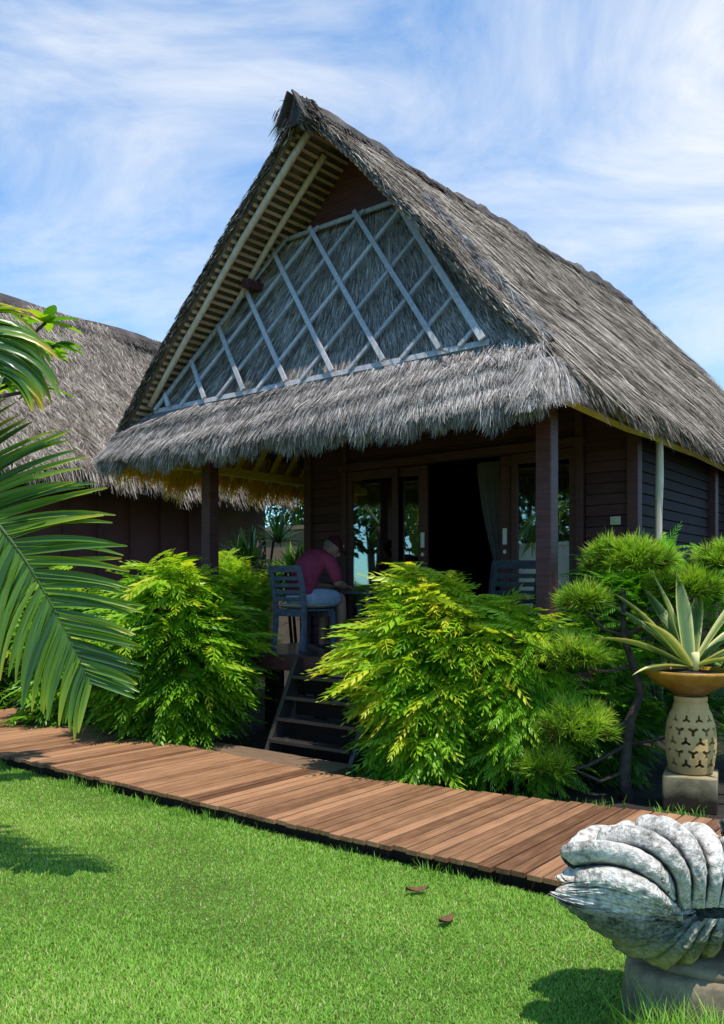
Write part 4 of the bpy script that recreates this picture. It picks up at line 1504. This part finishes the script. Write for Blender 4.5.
def trefoil(z, q, flip, s_=1.0):
    rr = .17
    d = np.array([math.cos(q), math.sin(q), 0]); sd_ = np.array([-math.sin(q), math.cos(q), 0]); upv = np.array([0, 0, 1.0])
    c = d * rr + upv * z
    f = -1 if flip else 1
    # a small three armed star drawn as a 9-gon, extruded radially
    pts = []
    for k in range(18):
        a = 2 * PI * k / 18 + PI / 2
        m = .0095 + .017 * max(0, math.cos(3 * (a - PI / 2))) ** .5
        pts.append((math.cos(a) * m * 1.05 * s_, math.sin(a) * m * f * 1.15 * s_))
    V_ = [c - d * .07 + sd_ * x + upv * y for x, y in pts] + [c + d * .07 + sd_ * x * 1.25 + upv * y for x, y in pts]
    V_ += [c - d * .07, c + d * .07]
    n_ = 18
    F4 = [(k, (k + 1) % n_, n_ + (k + 1) % n_, n_ + k) for k in range(n_)]
    F3 = [(36, (k + 1) % n_, k) for k in range(n_)] + [(37, n_ + k, n_ + (k + 1) % n_) for k in range(n_)]
    if flip:
        F4 = [f_[::-1] for f_ in F4]; F3 = [f_[::-1] for f_ in F3]
    cg.add(V_, F3, F4)


for row, z in enumerate((.285, .365, .445, .525, .605)):
    for k in range(11):
        trefoil(z, 2 * PI * (k + .5 * (row % 2)) / 11, row % 2, 1.28 if row < 4 else 1.05)
cme = cg.mesh('tmp')
cobj = bpy.data.objects.new('tmp', cme); col.objects.link(cobj)
bm_ = vo.modifiers.new('b', 'BOOLEAN'); bm_.operation = 'DIFFERENCE'; bm_.object = cobj; bm_.solver = 'EXACT'
vme = evaluated(vo); bpy.data.objects.remove(cobj)
vo = bpy.data.objects.new('pierced_pedestal', vme); col.objects.link(vo); vo.parent = pl; vo.location.z = .06
vme.materials.clear(); vme.materials.append(M['vase'])
g = Geo()
g.lathe([(.0, .752), (.12, .752), (.15, .775), (.235, .82), (.30, .868), (.322, .905), (.325, .925), (.315, .93), (.30, .922), (.28, .88), (.2, .84), (.0, .83)], 48)
bo_ = g.build('bowl', M['glaze'], pl, True); bo_.location.z = .085
g = Geo(); g.lathe([(.303, .895), (.2, .915), (.1, .925), (0, .93)], 32); bo_ = g.build('soil', M['soil'], pl, True); bo_.location.z = .085

ag = thing('variegated_agave', 'rosette of long variegated yellow and green sword leaves in the glazed bowl', 'plant', (2.42, 6.2, 1.02))


def sword(g, q, e0, l, w, bend, yel, seed):
    r = np.random.default_rng(seed)
    m = 11
    d_h = np.array([math.cos(q), math.sin(q), 0]); sd_ = np.array([-math.sin(q), math.cos(q), 0])
    p = d_h * .02; e = e0; w = w * 1.25; l = l * 1.1
    P, T = [], []
    tw = r.uniform(-.3, .3)
    for j in range(m):
        s_ = j / (m - 1)
        ww = w * (.42 + .58 * math.sin(PI * min(1, .15 + .62 * s_))) * (1 - max(0, (s_ - .55) / .45) ** 1.6)
        nn = -d_h * math.sin(e) + np.array([0, 0, math.cos(e)])
        sdd = sd_ * math.cos(tw * s_) + nn * math.sin(tw * s_)
        row, tr = [], []
        for c, lift, tv in ((-1, .3, .9), (-.62, .14, .42), (0, 0, .1), (.62, .14, .34), (1, .3, .9)):
            row.append(p + sdd * c * ww / 2 + nn * lift * ww * .8); tr.append(np.clip(tv * (yel + .15) + (.02 if c else .06), 0, 1))
        P.append(row); T.append(tr)
        e = e - bend / m * (.4 + 1.4 * s_)
        p = p + (d_h * math.cos(e) + np.array([0, 0, math.sin(e)])) * l / (m - 1)
    g.grid(P, np.array(T).ravel())


# azimuth (deg, 180 = picture left, 270 = towards the camera), start elevation, length, width, bend, yellowness
for i, (q, e, l, w, b_, yl) in enumerate([(186, 28, .70, .10, .45, .55), (165, 52, .76, .10, .28, .8), (150, 45, .74, .085, .3, .45), (208, 48, .55, .10, .45, 1.1), (140, 72, .72, .10, .12, .5), (95, 76, .70, .095, .08, .6),
                                          (350, 60, .80, .105, .22, 1.15), (330, 34, .62, .085, .5, .6), (15, 40, .68, .09, .4, .6), (5, 20, .62, .09, .3, .9), (205, 10, .50, .075, .55, 1.3), (60, 60, .7, .09, .3, .7), (118, 58, .7, .09, .2, .7), (300, 22, .45, .08, .6, .6)]):
    g = Geo(); sword(g, math.radians(q), math.radians(e), l, w, b_, yl, 100 + i)
    g.build('leaf', M['agave'], ag, True)
g = Geo()
g.tube([(.0, -.09, .0), (.0, -.10, .05), (-.01, -.115, .125)], [.02, .024, .03], 8, 1.0)
tag(g.build('cut_stub', M['agave'], ag, True), 'pale cut leaf stub')

# ------------------------------------------------------------------ giant clam shell on plinth
SC = (1.33, 3.0, .48)
cs = thing('clam_shell', 'weathered white stone giant clam shell with thick curved ribs', 'sculpture', SC)


def spine(pts, m=60):
    """a smooth curve through a few measured points"""
    pts = np.array(pts, float)
    t0 = np.linspace(0, 1, len(pts)); t1 = np.linspace(0, 1, m)
    Q = np.stack([np.interp(t1, t0, pts[:, i]) for i in range(3)], 1)
    for _ in range(24):
        Q[1:-1] = (Q[:-2] + 2 * Q[1:-1] + Q[2:]) / 4
    return Q


def valve(curves, folds, name, centre, push, seed):
    """one shell valve lofted through its rib crests (left lip to middle, then mirrored), with folds between them"""
    C = [spine(c) for c in curves]
    C = C + [q * np.array([-1, 1, 1]) for q in C[-2::-1]]
    fd = list(folds) + list(folds)[::-1]
    m, k = 60, 22
    cen = np.array(centre)
    ext = 14
    rows, tints = [], []
    sg = np.arange(m)
    for i in range(len(C) - 1):
        for j in range(k):
            f = j / k
            fs = f * f * (3 - 2 * f) * .35 + f * .65
            x = min(f, 1 - f) * 2
            lobe = 1 - math.sqrt(max(0, 1 - min(1, x) ** 2.0))
            P = C[i] * (1 - fs) + C[i + 1] * fs
            gap = np.linalg.norm(C[i + 1] - C[i], axis=1)
            D = fd[i] * .58 * gap * np.clip(sg / 9, .15, 1)
            tg = np.gradient(P, axis=0); ac = C[i + 1] - C[i]
            # grooves end a little earlier than crests: a scalloped lip
            idx = np.clip(sg * (1 - .045 * lobe * min(1, fd[i] * 1.4)), 0, m - 1)
            lo = np.floor(idx).astype(int); hi = np.minimum(lo + 1, m - 1); w = (idx - lo)[:, None]
            P = P[lo] * (1 - w) + P[hi] * w
            tg = nrm(np.gradient(P, axis=0))
            inn = np.cross(tg, nrm(ac))
            inn = inn * np.sign(inn @ np.array([0, 1.0, -.35 if C[0][0][2] < C[4][-1][2] else .35]))[:, None]
            for _ in range(12):
                inn[1:-1] = (inn[:-2] + 2 * inn[1:-1] + inn[2:]) / 4
            inn = nrm(nrm(inn) + .35 * nrm(cen - P))
            P = P + inn * (D * lobe - push)[:, None]
            a = i + f
            rip = .0022 * np.sin(a * 2 * PI * 4 + 2 * np.sin(sg * .12)) * max(0, 1 - fd[i] * 1.5) + .0024 * np.sin(sg * 1.15 + 1.5 * math.sin(a * 5)) * np.exp(-((sg - 26) / 12.0) ** 2)
            rip = rip + .003 * np.sin(sg * .55 + a * 9) * np.sin(sg * .21 + a * 4 + seed)
            P = P - inn * rip[:, None]
            # rounded lip that turns inwards
            t = nrm(P[-1] - P[-5]); r_ = .030 + .30 * float(gap[-1]) * (1 - .6 * lobe)
            r_ = min(r_, .055)
            e = []
            for q in np.linspace(0, PI * .95, ext)[1:]:
                e.append(P[-1] + t * r_ * math.sin(q) + inn[-1] * r_ * (1 - math.cos(q)))
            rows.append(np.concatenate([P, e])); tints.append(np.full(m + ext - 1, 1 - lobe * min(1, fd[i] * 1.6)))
    rows.append(np.concatenate([C[-1] - nrm(cen - C[-1]) * push, np.repeat(C[-1][-1:], ext - 1, 0)])); tints.append(np.ones(m + ext - 1))
    P = np.array(rows); T = np.array(tints)
    g = Geo(); g.grid(P, T.ravel(), flip=True)
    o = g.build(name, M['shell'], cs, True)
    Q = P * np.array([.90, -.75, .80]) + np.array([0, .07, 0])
    g = Geo(); g.grid(Q, T.ravel())
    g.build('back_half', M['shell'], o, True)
    return o


ribs = [
    ([(-0.302, -0.17, 0.068), (-0.327, -0.23, 0.153), (-0.386, -0.25, 0.219), (-0.455, -0.21, 0.255), (-0.538, -0.15, 0.253), (-0.605, -0.08, 0.215)], [0.02, 0.036, 0.041, 0.042, 0.041, 0.036]),
    ([(-0.251, -0.17, 0.068), (-0.271, -0.24, 0.176), (-0.311, -0.25, 0.248), (-0.352, -0.18, 0.283), (-0.397, -0.09, 0.287), (-0.443, 0.0, 0.254)], [0.016, 0.033, 0.04, 0.043, 0.042, 0.036]),
    ([(-0.203, -0.16, 0.064), (-0.218, -0.23, 0.166), (-0.228, -0.23, 0.242), (-0.237, -0.15, 0.287), (-0.261, -0.05, 0.304), (-0.294, 0.05, 0.28)], [0.012, 0.026, 0.031, 0.034, 0.035, 0.031]),
    ([(-0.155, -0.15, 0.064), (-0.16, -0.21, 0.152), (-0.154, -0.21, 0.219), (-0.138, -0.14, 0.261), (-0.128, -0.04, 0.273), (-0.131, 0.06, 0.251)], [0.01, 0.022, 0.027, 0.029, 0.03, 0.027]),
    ([(-0.104, -0.14, 0.06), (-0.096, -0.2, 0.162), (-0.077, -0.18, 0.222), (-0.045, -0.1, 0.242), (0.008, 0.02, 0.216)], [0.01, 0.022, 0.028, 0.03, 0.028]),
    ([(-0.281, -0.15, 0.054), (-0.396, -0.22, 0.156), (-0.493, -0.18, 0.176), (-0.571, -0.11, 0.142)], [0.018, 0.034, 0.034, 0.024]),
    ([(-0.281, -0.15, 0.05), (-0.406, -0.2, 0.119), (-0.518, -0.15, 0.132), (-0.621, -0.06, 0.09)], [0.014, 0.026, 0.028, 0.012]),
    ([(-0.277, -0.14, 0.043), (-0.429, -0.17, 0.081), (-0.543, -0.12, 0.084), (-0.643, -0.05, 0.072)], [0.01, 0.02, 0.018, 0.009]),
    ([(-0.208, -0.12, 0.032), (-0.392, -0.16, 0.054), (-0.519, -0.13, 0.063), (-0.65, -0.05, 0.065)], [0.008, 0.011, 0.01, 0.007]),
]
for k in (5, 6, 7, 8):
    q = ribs[k][0]
    ribs[k] = ([(p[0], p[1] - (.055 if 0 < j < 3 else .03), p[2] - .012) for j, p in enumerate(q)], ribs[k][1])
valve([ribs[k][0] for k in (8, 7, 6, 5, 0, 1, 2, 3, 4)], [.12, .15, .25, .75, 1, 1, 1, 1], 'upper_valve', (0, .12, .02), .026, 1)
low = [
    ([(-0.204, -0.11, 0.011), (-0.382, -0.13, 0.022), (-0.514, -0.09, 0.021), (-0.61, -0.03, 0.03)], [0.018, 0.024, 0.022, 0.01]),
    ([(-0.208, -0.12, 0.008), (-0.369, -0.14, -0.011), (-0.48, -0.09, -0.027), (-0.551, -0.02, -0.02)], [0.018, 0.028, 0.029, 0.017]),
    ([(-0.194, -0.12, 0.005), (-0.331, -0.14, -0.048), (-0.414, -0.08, -0.087), (-0.468, 0.0, -0.088)], [0.018, 0.03, 0.034, 0.024]),
    ([(-0.185, -0.13, 0.005), (-0.294, -0.15, -0.065), (-0.348, -0.1, -0.127), (-0.388, -0.04, -0.146)], [0.014, 0.027, 0.033, 0.029]),
    ([(-0.176, -0.15, 0.013), (-0.241, -0.17, -0.063), (-0.273, -0.13, -0.131), (-0.283, -0.08, -0.17)], [0.011, 0.023, 0.029, 0.027]),
    ([(-0.149, -0.15, 0.013), (-0.187, -0.16, -0.061), (-0.198, -0.12, -0.122), (-0.196, -0.07, -0.164)], [0.01, 0.02, 0.026, 0.025]),
    ([(-0.107, -0.14, 0.013), (-0.128, -0.15, -0.044), (-0.125, -0.11, -0.098), (-0.115, -0.06, -0.14)], [0.01, 0.019, 0.024, 0.023]),
    ([(-0.059, -0.13, 0.009), (-0.063, -0.14, -0.042), (-0.045, -0.1, -0.092), (-0.023, -0.05, -0.131)], [0.01, 0.019, 0.024, 0.023]),
]
valve([q[0] for q in low], [.1, .12, .25, .5, .9, 1, 1], 'lower_valve', (0, .12, -.03), .022, 4)
bm = bmesh.new(); bmesh.ops.create_uvsphere(bm, u_segments=40, v_segments=20, radius=1)
for v_ in bm.verts: v_.co = Vector((v_.co.x * .50, v_.co.y * .20 + .06, v_.co.z * .07 - .01))
me = bpy.data.meshes.new('shell_core'); bm.to_mesh(me); bm.free()
me.polygons.foreach_set('use_smooth', np.ones(len(me.polygons), bool))
o = bpy.data.objects.new('shell_core', me); col.objects.link(o); o.parent = cs; me.materials.append(M['shell'])
pn = thing('stone_plinth', 'mossy rounded stone plinth under the clam shell', 'plinth', (1.33, 3.04, 0), math.radians(-8))
g = Geo()
g.lathe([(0, 0), (.385, 0), (.38, .10), (.37, .19), (.365, .235), (.345, .25), (0, .252)], 48)
o = g.build('plinth_block', M['plinth'], pn, True); o.scale = (1, .55, 1)
g = Geo()
g.lathe([(.0, .25), (.31, .252), (.32, .27), (.30, .29), (0, .292)], 48)
o = g.build('plinth_cap', M['plinth'], pn, True); o.scale = (1, .55, 1)

# ------------------------------------------------------------------ fallen leaves
for lab, (x, y), q in (('curled dry brown leaf lying on the lawn nearer the boardwalk', (.275, 4.27), .4), ('long dry brown leaf lying on the open lawn', (.385, 3.88), .9)):
    g = Geo(); P = []
    for s_ in np.linspace(-1, 1, 9):
        w = .022 * (1 - s_ * s_) + .001
        P.append([(s_ * .065, -w, .012 + .014 * s_ * s_ + .008), (s_ * .065, 0, .008 + .012 * s_ * s_), (s_ * .065, w, .012 + .014 * s_ * s_ + .01)])
    g.grid(P, .5)
    o = g.build('fallen_leaf', M['dry_leaf'], None, True, loc=(x, y, .064)); o.rotation_euler = (.1, .1, q)
    tag(o, lab, 'leaf', 'dry leaves on the lawn')

# ------------------------------------------------------------------ lawn
BL_V = np.array([[-.5, 0, 0], [.5, 0, 0], [-.38, .22, .55], [.38, .22, .55], [0, .62, 1.0]])
BL_F4 = [(0, 1, 3, 2)]; BL_F3 = [(2, 3, 4)]


def front_limit(x, y):
    """v of a ground point against the front edge of the boardwalk: positive in front of it"""
    d = np.stack([x, y], 1) - P0[None, :2]
    uu = d @ E2[:2]; vv = d @ E1[:2]
    return np.interp(uu, FU, FV) - vv, uu, vv


def grass(name, x, y, hgt, wid, tint, tall=None, lift=.05, lie=(.2, 1.5)):
    k = len(x)
    g = Geo()
    a = rng.uniform(0, 2 * PI, k) if tall is None else tall
    ca, sa = np.cos(a), np.sin(a)
    h = hgt * rng.uniform(.5, 1.35, k)
    w = wid * rng.uniform(.6, 1.4, k)
    bend = rng.uniform(lie[0], lie[1], k) * h
    z0 = np.zeros(k)
    Mx = np.stack([np.stack([ca * w, sa * w, z0], 1), np.stack([-sa * bend, ca * bend, z0], 1), np.stack([z0, z0, h], 1)], 2)
    g.inst(BL_V, BL_F3, BL_F4, Mx, np.stack([x, y, z0 - .002 + lift], 1), tint, [-.2, -.2, .0, .0, .1])
    o = g.build(name, M['grass'], None, True)
    tag(o, None, None, None, 'stuff')
    return o


def fbm(x, y):
    s_ = np.zeros_like(x)
    r = np.random.default_rng(3)
    for k in range(14):
        f = r.uniform(1.2, 7.5); q = r.uniform(0, 6.28)
        s_ += np.sin((x * math.cos(q) + y * math.sin(q)) * f + r.uniform(0, 6.28)) / (1 + f * .25)
    return s_ / 4


K = 560000
yy = 2.55 + (7.8 - 2.55) * rng.uniform(0, 1, K) ** 1.25
xx = rng.uniform(-1, 1, K) * (.47 * yy + .12)
m = front_limit(xx, yy)[0] > -.02
xx, yy = xx[m], yy[m]
# a thinner margin round the view
K2 = 70000
xm = rng.uniform(-5, 4.5, K2); ym = rng.uniform(.8, 8.5, K2)
m = (front_limit(xm, ym)[0] > -.02) & ((np.abs(xm) > .47 * ym + .12) | (ym < 2.55))
xx = np.concatenate([xx, xm[m]]); yy = np.concatenate([yy, ym[m]])
pv = fbm(xx, yy)
t = .50 + .15 * pv + .07 * fbm(xx * 5 + 3, yy * 5) + rng.normal(0, .15, len(xx))
dry = rng.uniform(0, 1, len(xx)) < .05 + .05 * np.clip(fbm(xx * 3 + 9, yy * 3 - 4), 0, 2)
t = np.where(dry, rng.uniform(.9, 1.0, len(xx)), t)
wf = np.where(np.abs(xx) > .47 * yy + .12, 1.8, 1.0)
gr = grass('lawn_grass', xx, yy, .0155 * (1 + .3 * pv), .0042 * wf, np.clip(t, .05, 1), None, .05, (.5, 2.6))
tag(gr, 'short mown green lawn in front of the boardwalk', 'grass')
# ragged longer tufts along the boardwalk edge and by the plinth
px_, py_, hh = [], [], []
for k in range(70):
    uu = random.uniform(-1.5, 6.2)
    c = W(uu, vf(uu) - random.uniform(.0, .10))
    n_ = random.randint(8, 40)
    px_ += list(rng.normal(c[0], .035, n_)); py_ += list(rng.normal(c[1], .035, n_)); hh += [random.uniform(.025, .075)] * n_
for k in range(26):
    c = (random.uniform(.92, 1.25), random.uniform(2.66, 2.86))
    n_ = random.randint(20, 45)
    px_ += list(rng.normal(c[0], .03, n_)); py_ += list(rng.normal(c[1], .03, n_)); hh += [random.uniform(.08, .17)] * n_
px_, py_, hh = np.array(px_), np.array(py_), np.array(hh)
o = grass('tall_grass', px_, py_, hh, .0055, rng.normal(.5, .12, len(px_)))
tag(o, 'ragged longer grass along the front edge of the boardwalk and beside the plinth', 'grass')
# low ground cover in the planting bed
K = 26000
uu = rng.uniform(-4, 8, K)
vv = np.interp(uu, BU, BV) + .02 + np.abs(rng.normal(0, .22, K))
keep = (fbm(uu * 2, vv * 2) > -.15) & ~((uu > .7) & (uu < 2.5))
uu, vv = uu[keep], vv[keep]
xy = P0[None, :2] + uu[:, None] * E2[None, :2] + vv[:, None] * E1[None, :2]
o = grass('ground_cover', xy[:, 0], xy[:, 1], .07, .012, rng.normal(.32, .12, len(uu)), None, .0)
o.location.z = .004
tag(o, 'low dark green ground cover behind the boardwalk', 'ground cover')

# ------------------------------------------------------------------ what stands behind the photographer and shows in the glass
p = W(-4.2, -5.4)
pc = copy_tree(pm); pc.location = p; pc['label'] = 'coconut palm beyond the lawn mirrored in the left window pane'
pc.scale = (1.25, 1.25, 1.25)
GM = 'trees beyond the lawn mirrored in the glass'
tr = tree('rounded garden tree beyond the lawn mirrored in the glass', *W(-3.0, -16.5)[:2], 6.5, 2.6, 3500, GM, 71, .28)
for (u, v, s_) in ((-8, -10, 1.0), (.5, -14, 1.1), (-13, -9, 1.2), (-6, -16, 1.2)):
    t2 = copy_tree(tr); t2.location = W(u, v); t2.scale = (s_, s_, s_); t2.rotation_euler.z = u
g = Geo(); g.box((0, 0, 1.4), (5.5, .2, 2.8)); g.box((0, 0, 2.84), (5.6, .3, .09))
o = g.build('boundary_wall', M['white_wall'], loc=W(-2.9, -11.6)); o.rotation_euler = (0, 0, -A + .2)
tag(o, 'white garden wall beyond the lawn mirrored in the right window pane', 'wall')

scene.render.engine = 'CYCLES'
scene.cycles.use_denoising = True
scene.cycles.max_bounces = 8
scene.cycles.transparent_max_bounces = 12
